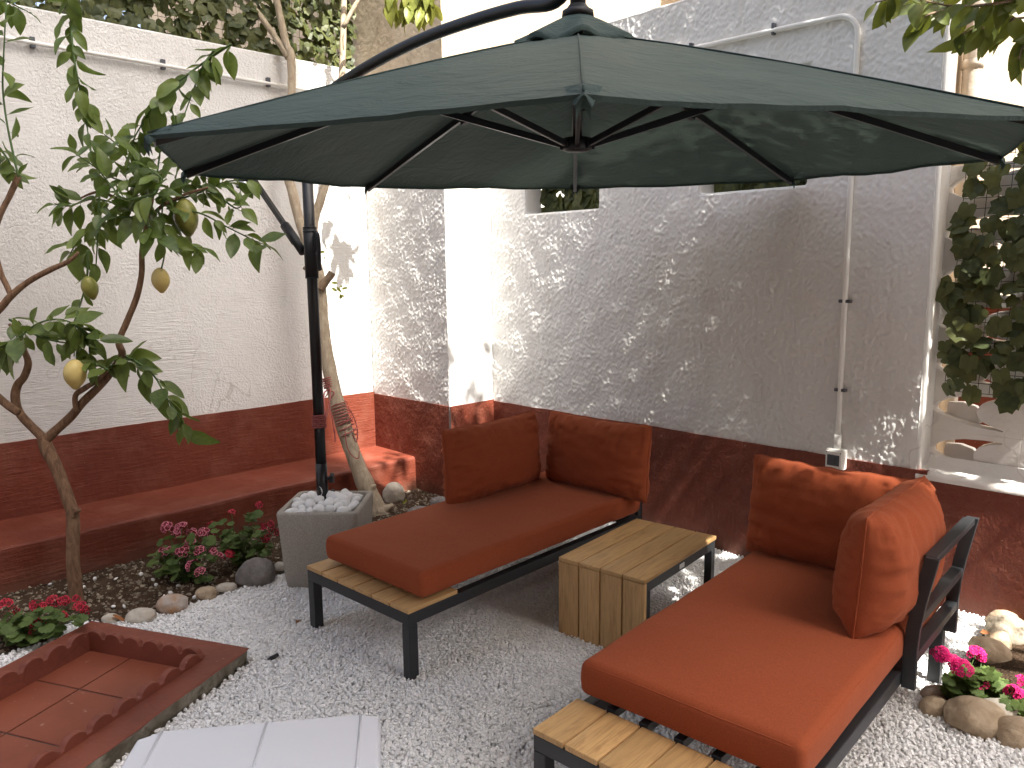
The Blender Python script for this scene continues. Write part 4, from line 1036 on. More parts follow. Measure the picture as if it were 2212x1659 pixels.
for i in range(len(rg)-1):
    for j in range(8): Fs.append((i*8+j, (i+1)*8+j, (i+1)*8+(j+1) % 8, i*8+(j+1) % 8))
Fs.append(tuple(range(47, 39, -1)))
m = MB(); m.add(V, Fs); m.build('box_shell', 'lid', lid, bevel=0.004)
for xs_ in (0.058, LW*0.52, LW-0.052):
    tt = 0.0
    for dxx in (-0.003, 0.003):
        pass
    MB().tube([(xs_, -0.012, zl+0.0005), (xs_+ (xs_-LW/2)*0.02, -LDp+0.02, zl+0.0005)], 0.0032, 8).build('lid_seam', 'lid', lid, True)

# ================================================================== CONDUITS, SOCKET
cb = thing('conduit', 'thin white conduit running along the top of the left wall', 'conduit', (XB, 1.5, 2.81))
m = MB(); m.tube([(XB+0.022, -2.0, 2.815), (XB+0.022, 1.0, 2.812), (XB+0.022, YP-0.02, 2.80)], 0.0115, 10); m.build('pipe', 'pvc', cb, True, rel=cb.location)
for px in (68, 350, 577):
    p = onx(px, 93+(px-75)*0.175, XB); MB().span((XB, p.y-0.012, 2.785), (XB+0.028, p.y+0.012, 2.842)).build('clip', 'grey_plastic', cb, rel=cb.location, bevel=0.003)
ca = thing('conduit', 'white conduit bending down the back wall to the socket', 'conduit', (-1.56, YA, 0.7))
yc = YA-0.020
path = [(-3.4, yc, 2.752), (-2.0, yc, 2.735), (-1.66, yc, 2.728)]+[(-1.66+0.095*math.sin(R(a)), yc, 2.633+0.095*math.cos(R(a))) for a in range(10, 91, 10)]+[(-1.563, yc, 2.0), (-1.562, yc, 0.72)]
m = MB(); m.tube(path, 0.0125, 12); m.build('pipe', 'pvc', ca, True, rel=ca.location)
for zc in (1.42, 2.05, 0.99): MB().span((-1.59, YA-0.030, zc-0.008), (-1.535, YA, zc+0.008)).build('clip', 'grey_plastic', ca, rel=ca.location, bevel=0.003)
for xc in (-2.45, -1.98): MB().span((xc-0.008, YA-0.030, 2.715), (xc+0.008, YA, 2.77)).build('clip', 'grey_plastic', ca, rel=ca.location, bevel=0.003)
m = MB(); m.tube([(-1.562, yc, 0.695), (-1.562, yc, 0.77)], 0.0175, 12); m.build('gland', 'pvc', ca, True, rel=ca.location)
sk = thing('wall_socket', 'white outdoor socket box with dark cover on the back wall', 'socket', (-1.562, YA, 0.648))
m = MB(); m.span((-0.044, -0.052, -0.052), (0.044, 0, 0.052)); m.build('box', 'pvc', sk, bevel=0.007)
m = MB(); m.span((-0.040, -0.062, -0.047), (0.040, -0.0525, 0.044)); cv = m.build('cover', 'pvc', sk, bevel=0.005)
m = MB(); m.span((-0.030, -0.0645, -0.028), (0.030, -0.0622, 0.026)); pn = m.build('panel', 'grey_plastic', cv, bevel=0.002)
for zz in (0.012, 0.0, -0.012): MB().tube([(0.010, -0.0645, zz), (0.010, -0.0662, zz)], 0.003, 10).build('socket_hole', 'black', cv)
for xx in (-0.034, 0.034): MB().tube([(xx, -0.0618, 0.037), (xx, -0.0636, 0.037)], 0.003, 8).build('screw', 'grey_plastic', cv)

# ================================================================== ROCKS
def rock(name, label, px, py, wpx, hpx, mat, seed, dz=0.0, depth=0.8, rot=0.0, cat='stone', tiltx=0.0, zc=0.35):
    base = onz(px, py+hpx/2*0.9, dz); d = (base-EYE).dot(_fw); s = d/F_PX
    hw = wpx*s/2; hh = hpx*s/2
    v, f = ICO[4]; sv = Vector((seed*3.1, seed*1.7, seed))
    rr = np.array([1+0.20*noise.noise(Vector(p)*1.1+sv)+0.07*noise.noise(Vector(p)*2.7+sv)+0.02*noise.noise(Vector(p)*8+sv) for p in v])
    vv = v*rr[:, None]; vv = np.sign(vv)*np.abs(vv)**0.88
    me = np_mesh(name, vv*np.array([hw, hw*depth, hh*1.12]), f); me.materials.append(M[mat])
    o = bpy.data.objects.new(name, me); COL.objects.link(o)
    o.location = base+Vector((_fw.x, _fw.y, 0))*hw*depth*0.5+Vector((0, 0, hh*0.75)); o.rotation_euler = (tiltx, rot, R(45)) if False else Euler((tiltx, rot, _a)).to_quaternion().to_euler()
    return tag(o, label, cat, 'border stones')
rock('boulder', 'large grey boulder in the border, left of the planter', 550, 1240, 80, 58, 'rock_grey', 1)
rock('stone', 'small pale stone between the grey boulder and the planter', 607, 1226, 30, 22, 'rock_pale', 2)
rock('stone', 'low pale stone just left of the grey boulder', 487, 1272, 42, 20, 'rock_pale', 3)
rock('stone', 'tan stone second left of the grey boulder', 444, 1284, 46, 28, 'rock_tan', 4)
rock('stone', 'rust stained stone at the edge of the dark soil', 366, 1308, 64, 42, 'rock_rust', 5)
rock('stone', 'long pale stone just behind the red platform', 300, 1334, 66, 28, 'rock_pale', 6)
rock('stone', 'small pale stone touching the far edge of the red platform', 236, 1338, 36, 20, 'rock_pale', 7)
rock('stone', 'round sunlit pale stone at the foot of the corner pier', 850, 1066, 46, 46, 'rock_pale', 8, 0.0, 0.9)
rock('stone', 'grey stone beside the left daybed pillow', 950, 1087, 44, 24, 'rock_grey', 9)
rock('stone', 'low grey stone behind the left daybed cushion', 905, 1107, 52, 20, 'rock_grey', 10)
rock('stone', 'flat yellow stone against the red wall at right', 2176, 1342, 66, 36, 'rock_tan', 11, 0.03)
rock('boulder', 'dark pitted rock under the flat yellow stone', 2185, 1368, 90, 62, 'rock_pit', 12, 0.03)
rock('stone', 'round stone wedged beside the pitted rock', 2162, 1388, 48, 44, 'rock_tan', 13, 0.04)
rock('stone', 'long tilted tan stone beside the pink flowers', 2148, 1412, 92, 52, 'rock_tan', 14, 0.03, 0.7, R(24))
rock('stone', 'brown shaded stone left of the pink flowers', 2026, 1503, 58, 34, 'rock_rust', 15)
rock('stone', 'beige block stone at the left end of the pink flower border', 2028, 1531, 66, 40, 'rock_tan', 16)
rock('boulder', 'broad tan boulder in front of the pink flowers', 2122, 1558, 126, 70, 'rock_tan', 17)
rock('boulder', 'tan boulder at the right edge of the photo', 2205, 1588, 86, 62, 'rock_tan', 18)
rock('stone', 'pale stone behind the broad tan boulder', 2165, 1538, 72, 36, 'rock_pale', 19, 0.04)
rock('stone', 'dark stone under the pink flower leaves', 2106, 1515, 62, 30, 'rock_rust', 20, 0.02)
# soil of the right-hand bed
m = MB(); c0 = Vector((sum(p[0] for p in RBED)/len(RBED), sum(p[1] for p in RBED)/len(RBED)))
V = [(p[0], p[1], 0.0) for p in RBED]+[(c0.x+(p[0]-c0.x)*0.6, c0.y+(p[1]-c0.y)*0.6, 0.05) for p in RBED]+[(c0.x, c0.y, 0.07)]
nb = len(RBED); m.add(V, [(i, (i+1) % nb, nb+(i+1) % nb, nb+i) for i in range(nb)]+[(nb+i, nb+(i+1) % nb, 2*nb) for i in range(nb)])
tag(m.build('soil_bed', 'soil', smooth=True), 'dark soil of the small flower bed on the right', None, None, 'structure')

# ================================================================== LEAVES
def leaf_mesh(name, mat, L=1.0, W=0.45, fold=0.18, curl=0.25, wave=0.03, nseg=7, tipp=1.0, seed=0):
    V = []; Fs = []
    for i in range(nseg+1):
        t = i/nseg; wd = W/2*(math.sin(math.pi*min(1, t**0.85*0.99+0.005)))**0.85
        y = t*L; z0 = -curl*t*t*L
        wv = wave*math.sin(t*9+seed)
        V += [(-wd, y, z0+fold*wd+wv), (-wd*0.5, y, z0+fold*wd*0.42), (0, y, z0), (wd*0.5, y, z0+fold*wd*0.42), (wd, y, z0+fold*wd-wv)]
    for i in range(nseg):
        for j in range(4): a = i*5+j; Fs.append((a, a+1, a+6, a+5))
    me = bpy.data.meshes.new(name); me.from_pydata(V, [], Fs); me.update(); me.polygons.foreach_set('use_smooth', [True]*len(Fs)); me.materials.append(M[mat]); return me
def lobed_mesh(name, mat, prof, fold=0.15, cup=0.12, seed=0):
    """radial outline (angle deg from +y, radius) both sides mirrored, petiole at the origin"""
    pts = [(r*math.sin(R(a)), 0.45+r*math.cos(R(a))) for a, r in prof]
    pts = pts+[(-x, y) for x, y in pts[::-1] if abs(x) > 1e-4]
    rnd = random.Random(seed); V = [(0, 0.42, 0.0)]
    for x, y in pts:
        rr = math.hypot(x, y-0.42); V.append((x, y, cup*rr*rr*(-1)+fold*abs(x)+rnd.uniform(-0.03, 0.03)))
    V2 = [(0.5*(V[0][0]+p[0]), 0.5*(V[0][1]+p[1]), 0.5*p[2]+0.02) for p in V[1:]]
    n = len(pts); VV = [V[0]]+V2+V[1:]
    Fs = [(0, 1+i, 1+(i+1) % n) for i in range(n)]+[(1+i, 1+n+i, 1+n+(i+1) % n, 1+(i+1) % n) for i in range(n)]
    me = bpy.data.meshes.new(name); me.from_pydata(VV, [], [f[::-1] for f in Fs]); me.update(); me.polygons.foreach_set('use_smooth', [True]*len(Fs)); me.materials.append(M[mat]); return me
IVY = [(0, 0.62), (14, 0.50), (32, 0.43), (54, 0.55), (74, 0.46), (104, 0.46), (130, 0.52), (152, 0.44), (170, 0.36), (180, 0.26)]
GER = [(0, 0.44), (12, 0.50), (24, 0.42), (38, 0.52), (52, 0.43), (68, 0.52), (82, 0.43), (98, 0.52), (114, 0.44), (132, 0.50), (150, 0.42), (168, 0.34), (178, 0.12)]
ivym = [lobed_mesh('leaf', 'ivyleaf', IVY, 0.12, c, s) for s, c in ((1, 0.1), (2, 0.3), (3, 0.45), (4, -0.15), (5, 0.6))]
germ = [lobed_mesh('leaf', 'gerleaf', GER, 0.10, c, s) for s, c in ((1, -0.2), (2, 0.2), (3, 0.4))]
lemm = [leaf_mesh('leaf', 'lemonleaf', 1, 0.52, 0.30, c, w_, 7, 1, s) for s, (c, w_) in enumerate(((0.10, 0.015), (0.35, 0.02), (0.55, 0.03), (-0.15, 0.02), (0.22, 0.045)))]
treem = [leaf_mesh('leaf', 'treeleaf', 1, 0.56, 0.22, c, w_, 7, 1, s) for s, (c, w_) in enumerate(((0.12, 0.02), (0.35, 0.02), (0.6, 0.03)))]
palem = [leaf_mesh('leaf', 'paleleaf', 1, 0.42, 0.3, c, 0.03, 6, 1, s) for s, c in enumerate((0.2, 0.5))]
def frame(d, n, L, pos):
    y = Vector(d).normalized(); n = Vector(n); x = y.cross(n)
    if x.length < 1e-4: x = y.cross(Vector((1, 0.3, 0)))
    x.normalize(); z = x.cross(y)
    mm = Matrix((x, y, z)).transposed().to_4x4(); mm = Matrix.Translation(pos) @ mm @ Matrix.Diagonal((L, L, L, 1)); return mm
def put_leaf(me, mat4, parent, rel, name='leaf'):
    o = bpy.data.objects.new(name, me); COL.objects.link(o); o.parent = parent
    o.matrix_local = Matrix.Translation(-Vector(rel)) @ mat4; return o
def mass(name, items, mat, parent, rel):
    """leaves too many to single out, joined: items = (mesh, matrix)"""
    Vs = []; Fs = []; b = 0; cache = {}
    for me, mm in items:
        if me.name not in cache:
            v = np.empty(len(me.vertices)*3, np.float32); me.vertices.foreach_get('co', v); cache[me.name] = (v.reshape(-1, 3), [tuple(p.vertices) for p in me.polygons])
        v, f = cache[me.name]; a = np.array(mm); q = v@a[:3, :3].T+a[:3, 3]-np.array(rel); Vs.append(q); Fs += [tuple(i+b for i in ff) for ff in f]; b += len(v)
    me = bpy.data.meshes.new(name); me.from_pydata(np.concatenate(Vs).tolist(), [], Fs); me.update(); me.polygons.foreach_set('use_smooth', [True]*len(Fs))
    o = link(name, me, mat, parent); o['kind'] = 'stuff'; return o

# ---- ivy screens
def ivy_screen(label, org, u, v, wid, hei, out, n, size, seed, grid=0.045, maxparts=300, rag=0.03, group='ivy screens', tight=1.0):
    rnd = random.Random(seed); org, u, v, out = Vector(org), Vector(u), Vector(v), Vector(out)
    t = thing('ivy_screen', label, 'ivy screen', org, 0, group)
    m = MB(); r = 0.0014; nx, ny = int(wid/grid), int(hei/grid)
    for i in range(nx+1):
        a = org+u*(i*wid/nx); m.tube([a, a+v*hei], r, 4, False)
    for j in range(ny+1):
        a = org+v*(j*hei/ny)+out*0.002; m.tube([a, a+u*wid], r, 4, False)
    m.build('wire_grid', 'wire', t, rel=org)
    items = []
    for i in range(n):
        a, b = rnd.uniform(-rag, wid+rag*0.3), rnd.uniform(-rag*0.6, hei+rag*0.6)
        pos = org+u*a+v*b+out*rnd.uniform(0.004, 0.05)
        ang = rnd.gauss(math.pi, 0.75); d = u*math.sin(ang)+v*math.cos(ang)+out*rnd.uniform(-0.15, 0.35)
        nn = out+u*rnd.gauss(0, 0.40)+v*(0.45+rnd.gauss(0, 0.35)); s = size*rnd.uniform(0.7, 1.2)
        me = rnd.choice(ivym); items.append((me, frame(d, nn, s, pos-d.normalized()*s*0.4)))
    for me, mm in items[:maxparts]: put_leaf(me, mm, t, org)
    if len(items) > maxparts: mass('leaf_mass', items[maxparts:], 'ivyleaf', t, org)
    return t
ivy_screen('dark ivy screen on black wire grid covering the openwork wall on the right', (-1.135, 3.895, 1.02), (1, 0, 0), (0.02, 0.02, 1), 0.95, 1.17, (0, -1, 0), 520, 0.086, 11)
ivy_screen('ivy panel behind the left opening of the back wall', (-3.70, 3.985, 1.86), (1, 0, 0), (0, 0, 1), 0.66, 0.66, (0, -1, 0), 560, 0.105, 12, rag=0.0)
ivy_screen('ivy panel behind the right opening of the back wall', (-2.40, 3.985, 1.86), (1, 0, 0), (0, 0, 1), 0.66, 0.72, (0, -1, 0), 560, 0.105, 13, rag=0.0)
ivy_screen('ivy fence roll standing along the top of the left wall', (XB-0.10, 0.2, 2.96), (0, 1, 0), (0, 0, 1), 3.16, 0.95, (1, 0, 0), 2300, 0.080, 14, 0.05, 300)

# ---- geraniums
def floret(V, Fs, MI, pos, nrm, r, two):
    nrm = Vector(nrm).normalized(); x = nrm.orthogonal().normalized(); y = nrm.cross(x); a0 = random.random()*6
    for k in range(5):
        a = a0+2*math.pi*k/5
        def P(rr, da, h): return pos+(x*math.cos(a+da)+y*math.sin(a+da))*rr*r+nrm*h*r
        b = len(V)
        V += [P(0.05, 0, 0), P(0.68, -0.46, 0.18), P(0.76, 0.0, 0.10), P(0.68, 0.46, 0.18), P(0.92, -0.50, 0.22), P(1.05, 0, 0.12), P(0.92, 0.50, 0.22)]
        Fs += [(b, b+1, b+2), (b, b+2, b+3), (b+1, b+4, b+5, b+2), (b+2, b+5, b+6, b+3)]; MI += [1, 1, 0, 0]
def geranium(name, label, px, py, dz, heads, leaves, mats, group='geraniums', leafsize=0.05, fr=0.016, hz=0.0):
    """heads: (px, py, radius px, depth offset, florets); leaves: ellipses (px, py, rx, ry, n)"""
    base = onz(px, py, dz); d0 = (base-EYE).dot(_fw)
    t = thing(name, label, 'flower', base, 0, group); stems = MB()
    for (lx, ly, rx, ry, n) in leaves:
        for i in range(n):
            a = random.random()*2*math.pi; q = math.sqrt(random.random())
            dd = d0+random.uniform(-0.5, 0.5)*rx*2*d0/F_PX*0.7
            p = atd(lx+rx*q*math.cos(a), ly+ry*q*math.sin(a), dd)
            if p.z < dz+0.01: p.z = dz+0.01+random.random()*0.02
            outw = (p-base); outw.z = 0
            nn = Vector((random.gauss(0, 0.35), random.gauss(0, 0.35), 1))+outw*2.0-_fw*0.35
            dr = outw.normalized() if outw.length > 0.01 else Vector((1, 0, 0)); dr = dr+Vector((random.gauss(0, 0.5), random.gauss(0, 0.5), random.gauss(-0.1, 0.2)))
            s = leafsize*random.uniform(0.65, 1.25)
            put_leaf(random.choice(germ), frame(dr, nn, s, p-dr.normalized()*s*0.45), t, base)
            if i % 2 == 0: stems.tube([base+Vector((random.gauss(0, 0.015), random.gauss(0, 0.015), 0)), base.lerp(p, 0.55)+Vector((0, 0, 0.015)), p-Vector((0, 0, 0.004))], 0.0014, 5)
    for (hx, hy, rp, do, nf) in heads:
        c = atd(hx, hy, d0+do); rad = rp*(d0+do)/F_PX
        V = []; Fs = []; MI = []
        for i in range(nf):
            v = Vector((random.gauss(0, 1), random.gauss(0, 1), random.gauss(0.35, 0.8))).normalized()
            pos = c+Vector((v.x, v.y, v.z*0.75))*rad*0.72
            floret(V, Fs, MI, pos, v+(-_fw)*0.5+Vector((0, 0, 0.3)), fr, True)
        m = MB(); m.v = [tuple(p) for p in V]; m.f = Fs; m.mi = MI; m.build('flower_head', mats, t, rel=base)
        stems.tube(spline([base, base.lerp(c, 0.5)+Vector((random.gauss(0, 0.012), random.gauss(0, 0.012), 0.01)), c], 4), 0.0018, 5)
    stems.build('stems', 'stemgreen', t, True, rel=base)
    return t
random.seed(21)
geranium('geranium', 'geranium with pink edged dark flowers in the left bed', 400, 1255, 0.015,
    [(362, 1138, 16, 0.0, 9), (392, 1140, 17, 0.02, 12), (412, 1150, 12, 0, 7), (380, 1152, 9, 0, 5), (438, 1152, 17, 0.05, 8), (452, 1158, 11, 0.05, 5), (412, 1170, 12, 0.0, 6), (363, 1192, 15, -0.05, 9), (352, 1190, 8, -0.05, 4), (395, 1190, 16, -0.05, 10), (430, 1190, 14, -0.04, 8), (462, 1190, 12, 0.0, 7), (470, 1202, 10, 0, 6), (420, 1222, 20, -0.1, 12), (432, 1235, 11, -0.1, 5)],
    [(385, 1215, 60, 35, 66), (385, 1175, 40, 25, 22), (450, 1185, 25, 20, 12), (415, 1250, 40, 14, 14)], ['pet_pink', 'pet_dark'], leafsize=0.062, fr=0.0165)
geranium('geranium', 'geranium with crimson flowers beside the planter', 525, 1225, 0.015,
    [(562, 1092, 10, 0.05, 5), (578, 1134, 16, 0.0, 9), (590, 1148, 15, 0, 8), (562, 1148, 12, 0, 6), (573, 1162, 10, 0, 5), (490, 1200, 17, -0.1, 11), (500, 1108, 7, 0.1, 3), (455, 1133, 8, 0.05, 3)],
    [(535, 1180, 50, 36, 70), (495, 1165, 25, 25, 18), (545, 1130, 20, 25, 10), (480, 1140, 25, 12, 6)], ['pet_red', 'pet_dark'], leafsize=0.056, fr=0.0165)
geranium('geranium', 'crimson geranium at the left edge beside the red platform', 60, 1385, 0.015,
    [(10, 1305, 15, 0, 8), (78, 1305, 14, 0, 8), (90, 1312, 12, 0, 7), (115, 1298, 14, 0.02, 8), (137, 1296, 11, 0.02, 6), (75, 1345, 10, -0.03, 6), (74, 1360, 9, -0.03, 5), (95, 1350, 8, 0, 4), (172, 1310, 12, 0.03, 6), (185, 1318, 8, 0.03, 4), (133, 1330, 9, 0, 4), (168, 1294, 9, 0.05, 4), (30, 1318, 8, 0, 4)],
    [(60, 1365, 75, 30, 80), (25, 1345, 35, 25, 22), (140, 1340, 45, 18, 16), (90, 1330, 40, 16, 14)], ['pet_red', 'pet_dark'], leafsize=0.055, fr=0.0165)
geranium('geranium', 'magenta geranium in the sun beside the right daybed back frame', 2090, 1510, 0.04,
    [(2032, 1412, 22, -0.02, 22), (2040, 1420, 16, -0.02, 12), (2062, 1428, 18, 0, 14), (2078, 1442, 27, -0.05, 30), (2108, 1412, 22, 0.05, 22), (2122, 1420, 14, 0.05, 10), (2127, 1475, 9, -0.05, 5), (2112, 1487, 11, -0.05, 7)],
    [(2105, 1472, 55, 28, 70), (2085, 1480, 40, 22, 26), (2140, 1490, 40, 22, 22)], ['pet_magenta', 'pet_mag2'], leafsize=0.060, fr=0.0135)
geranium('geranium', 'magenta geranium cut by the right edge of the photo', 2205, 1540, 0.04,
    [(2190, 1495, 20, 0, 18), (2203, 1505, 22, 0, 20), (2208, 1470, 16, 0.05, 10), (2240, 1500, 22, 0, 16)],
    [(2205, 1525, 45, 22, 40)], ['pet_magenta', 'pet_mag2'], leafsize=0.058, fr=0.0135)

# ================================================================== LEMON TREE
LB = onz(166, 1312, 0.01); LDEP = (LB-EYE).dot(_fw)
lt = thing('lemon_tree', 'young lemon tree with hanging fruit against the left wall', 'tree', LB)
def pxpath(pts, d): return [atd(p[0], p[1], d+(p[2] if len(p) > 2 else 0)) for p in pts]
def limb(name, pts, radpx, d, mat, parent, rel, ns=6, n=10, knob=0.08):
    P = spline(pxpath(pts, d), ns); rr = lerp_list([r*d/F_PX for r in radpx], len(P))
    rr = [r*(1+knob*noise.noise(p*14)) for r, p in zip(rr, P)]
    m = MB(); m.tube(P, rr, n); return m.build(name, mat, parent, True, rel=rel)
tr = limb('trunk', [(166, 1318), (163, 1270), (157, 1200), (158, 1120), (146, 1075), (122, 1010), (104, 975), (93, 945)], [16, 14.5, 13.5, 13.5, 13, 12.5, 15, 12], LDEP, 'bark_lemon', lt, LB, 6, 14, 0.06)
limb('branch', [(95, 952), (87, 940), (45, 896), (33, 860), (38, 832), (52, 814), (61, 785), (52, 757), (38, 725), (20, 700)], [10, 9.5, 9, 9, 8.5, 8, 7.5, 6, 4, 3], LDEP, 'bark_lemon', lt, LB, 5, 12)
limb('branch', [(95, 955), (115, 935), (153, 900), (180, 868), (222, 827), (250, 789), (264, 764), (257, 738), (274, 695), (295, 643), (306, 591), (307, 542), (318, 480), (330, 430)], [10, 10, 9.5, 9, 8, 8, 8, 7, 6.5, 6.5, 6, 6, 4.5, 3], LDEP, 'bark_lemon', lt, LB, 5, 12)
limb('branch', [(165, 890), (163, 855), (184, 838), (208, 823), (232, 800)], [6, 6, 6, 5, 3], LDEP-0.03, 'bark_lemon', lt, LB, 5, 10)
limb('branch', [(40, 892), (0, 862), (-45, 815), (-62, 765), (-45, 712), (0, 667), (24, 639), (62, 608), (110, 582), (146, 566), (170, 545)], [8, 9, 9, 9, 8.5, 8, 8, 6.5, 6, 5, 3], LDEP-0.1, 'bark_lemon', lt, LB, 5, 10)
limb('branch', [(26, 642), (12, 612), (0, 585), (-14, 520), (0, 465), (20, 425), (40, 380)], [6, 6, 6, 6, 6, 6, 6.5], LDEP-0.1, 'bark_lemon', lt, LB, 5, 10)
limb('branch', [(318, 480), (350, 445), (400, 420), (450, 405)], [4.5, 4, 3, 2], LDEP, 'bark_lemon', lt, LB, 5, 8)
limb('branch', [(318, 480), (270, 440), (215, 415), (170, 430)], [4.5, 4, 3, 2], LDEP, 'bark_lemon', lt, LB, 5, 8)
for (a, b) in (((158, 1118), (163, 1098)), ((160, 1108), (172, 1100))): limb('stub', [a, ((a[0]+b[0])/2, (a[1]+b[1])/2), b], [5, 5, 4.5], LDEP-0.02, 'bark_lemon', tr, LB, 3, 8)
TW_ = [  # twig path (px), leaf length px, leaves, hang
 ([(40, 382), (28, 330), (14, 260), (6, 190), (8, 120), (12, 40), (14, 0)], 48, 18, 0.2, -0.1),
 ([(150, -20), (153, 40), (158, 110), (172, 190), (186, 260), (196, 330)], 50, 26, 0.9, -0.15),
 ([(500, 95), (455, 125), (400, 165), (352, 205), (312, 260), (285, 320), (310, 380)], 52, 24, 0.8, 0.0),
 ([(462, 110), (440, 140), (425, 175), (405, 230), (380, 300)], 46, 10, 0.9, 0.0),
 ([(375, 330), (380, 280), (372, 240), (360, 215)], 44, 8, 0.6, 0.0),
 ([(330, 430), (285, 400), (235, 380), (190, 350), (160, 330)], 46, 18, 0.3, 0.0),
 ([(330, 430), (290, 370), (260, 320), (225, 290)], 46, 16, 0.3, 0.05),
 ([(330, 430), (340, 370), (345, 320), (330, 290)], 46, 14, 0.3, 0.05),
 ([(340, 430), (390, 390), (430, 360), (445, 330)], 44, 14, 0.4, 0.0),
 ([(350, 440), (420, 420), (480, 395), (540, 385)], 40, 20, 0.5, 0.05),
 ([(360, 450), (430, 460), (490, 490), (540, 515), (575, 530)], 48, 16, 0.7, 0.0),
 ([(300, 460), (250, 440), (200, 430), (150, 445), (118, 440)], 46, 20, 0.5, -0.05),
 ([(300, 470), (240, 470), (200, 490), (170, 520), (150, 550)], 50, 18, 0.7, -0.05),
 ([(340, 450), (360, 500), (400, 520), (430, 540)], 46, 14, 0.8, -0.05),
 ([(320, 440), (320, 490), (350, 520)], 52, 10, 0.8, -0.1),
 ([(330, 420), (270, 430), (240, 400), (215, 370)], 50, 14, 0.4, -0.12),
 ([(330, 420), (350, 390), (330, 370), (300, 350)], 54, 12, 0.4, -0.14),
 ([(430, 400), (480, 430), (510, 450), (525, 440)], 38, 12, 0.5, 0.06),
 ([(420, 370), (450, 380), (500, 375)], 36, 8, 0.4, 0.08),
 ([(215, 410), (213, 470), (210, 530), (206, 600)], 44, 7, 0.9, -0.05),
 ([(190, 540), (188, 600), (176, 650), (165, 690), (160, 770)], 40, 9, 0.7, -0.05),
 ([(42, 729), (80, 700), (120, 690), (160, 700), (215, 740)], 50, 18, 0.5, -0.1),
 ([(20, 690), (60, 715), (110, 735), (170, 740), (215, 715)], 50, 16, 0.6, -0.1),
 ([(40, 730), (20, 740), (0, 750), (-20, 745)], 60, 10, 0.9, -0.15),
 ([(160, 700), (190, 730), (195, 770), (210, 790)], 42, 10, 0.6, -0.1),
 ([(225, 800), (260, 780), (290, 775)], 40, 9, 0.4, -0.05),
 ([(270, 770), (300, 785), (335, 815), (360, 860), (385, 895), (405, 930)], 56, 18, 0.9, -0.05),
 ([(235, 800), (215, 790), (200, 795)], 40, 5, 0.5, -0.05),
 ([(0, 320), (20, 350), (30, 380)], 42, 8, 0.5, -0.05),
 ([(14, 0), (30, 10), (60, 25)], 40, 5, 0.5, 0),
]
rnd = random.Random(31); tm = MB(); leaves = []
for (pts, lp, nl_, hang, dd) in TW_:
    d = LDEP+dd
    P = pxpath([(p[0], p[1], rnd.uniform(-0.05, 0.05)) for p in pts], d); P = spline(P, 6)
    tm.tube(P, lerp_list([2.6*d/F_PX, 1.1*d/F_PX], len(P)), 6)
    nl_ = int(nl_*1.3)
    for i in range(nl_):
        f = (i+rnd.random()*0.8)/nl_; k = min(len(P)-2, int(f*(len(P)-1))); p = P[k]; tg = (P[k+1]-P[k]).normalized()
        rad = tg.orthogonal().normalized(); rad = Matrix.Rotation(i*2.4+rnd.uniform(-0.5, 0.5), 3, tg) @ rad
        # keep the leaves spread across the view, as the photo shows their blades
        dr = rad*1.0+tg*rnd.uniform(0.3, 0.9)+Vector((0, 0, -1))*hang*rnd.uniform(0.5, 1.2)
        nn = Vector((0, 0, 0.8))-_fw*rnd.uniform(0.1, 0.9)+Vector((rnd.gauss(0, 0.45), rnd.gauss(0, 0.45), rnd.gauss(0, 0.3)))
        L = lp*d/F_PX*rnd.uniform(0.65, 1.3); st = p+dr.normalized()*0.012
        leaves.append((rnd.choice(lemm), frame(dr, nn, L, st)))
        tm.tube([p, st], 0.0012, 4)
crown = tm.build('crown', 'stemgreen', lt, True, rel=LB)
for me, mm in leaves[:300]: put_leaf(me, mm, crown, LB)
if len(leaves) > 300: mass('leaf_mass', leaves[300:], 'lemonleaf', crown, LB)
def lemon(px, py, w_, h_, d, mat, rot=0.0):
    v, f = ICO[3]; out = []
    for p in v:
        z = p[2]; s = 1-0.10*abs(z)**2; nip = 0.16*max(0, -z-0.82)/0.18; r = math.sqrt(max(0, p[0]**2+p[1]**2))
        out.append((p[0]*s*(1-0.3*nip), p[1]*s*(1-0.3*nip), z-nip*0.9))
    s = d/F_PX; me = np_mesh('lemon', np.array(out)*np.array([w_*s/2, w_*s/2, h_*s/2]), f); me.materials.append(M[mat])
    o = bpy.data.objects.new('lemon', me); COL.objects.link(o); o.parent = lt; o.location = atd(px, py, d)-LB; o.rotation_euler = (rot, rot*0.5, 0); return o
tag(lemon(347, 604, 38, 52, LDEP-0.02, 'lemon', 0.05), 'ripe yellow lemon hanging alone in the middle')
tag(lemon(162, 807, 46, 62, LDEP-0.14, 'lemon', -0.05), 'ripe yellow lemon hanging low at left')
tag(lemon(194, 621, 34, 50, LDEP-0.06, 'greenlemon', 0.25), 'greenish unripe lemon on a long twig')
tag(lemon(402, 468, 50, 78, LDEP+0.03, 'greenlemon', 0.1), 'large greenish lemon half hidden by leaves')
limb('fruit_twig', [(352, 430), (350, 480), (356, 540), (349, 580)], [2, 1.8, 1.6, 1.8], LDEP-0.04, 'stemgreen', lt, LB, 5, 6)

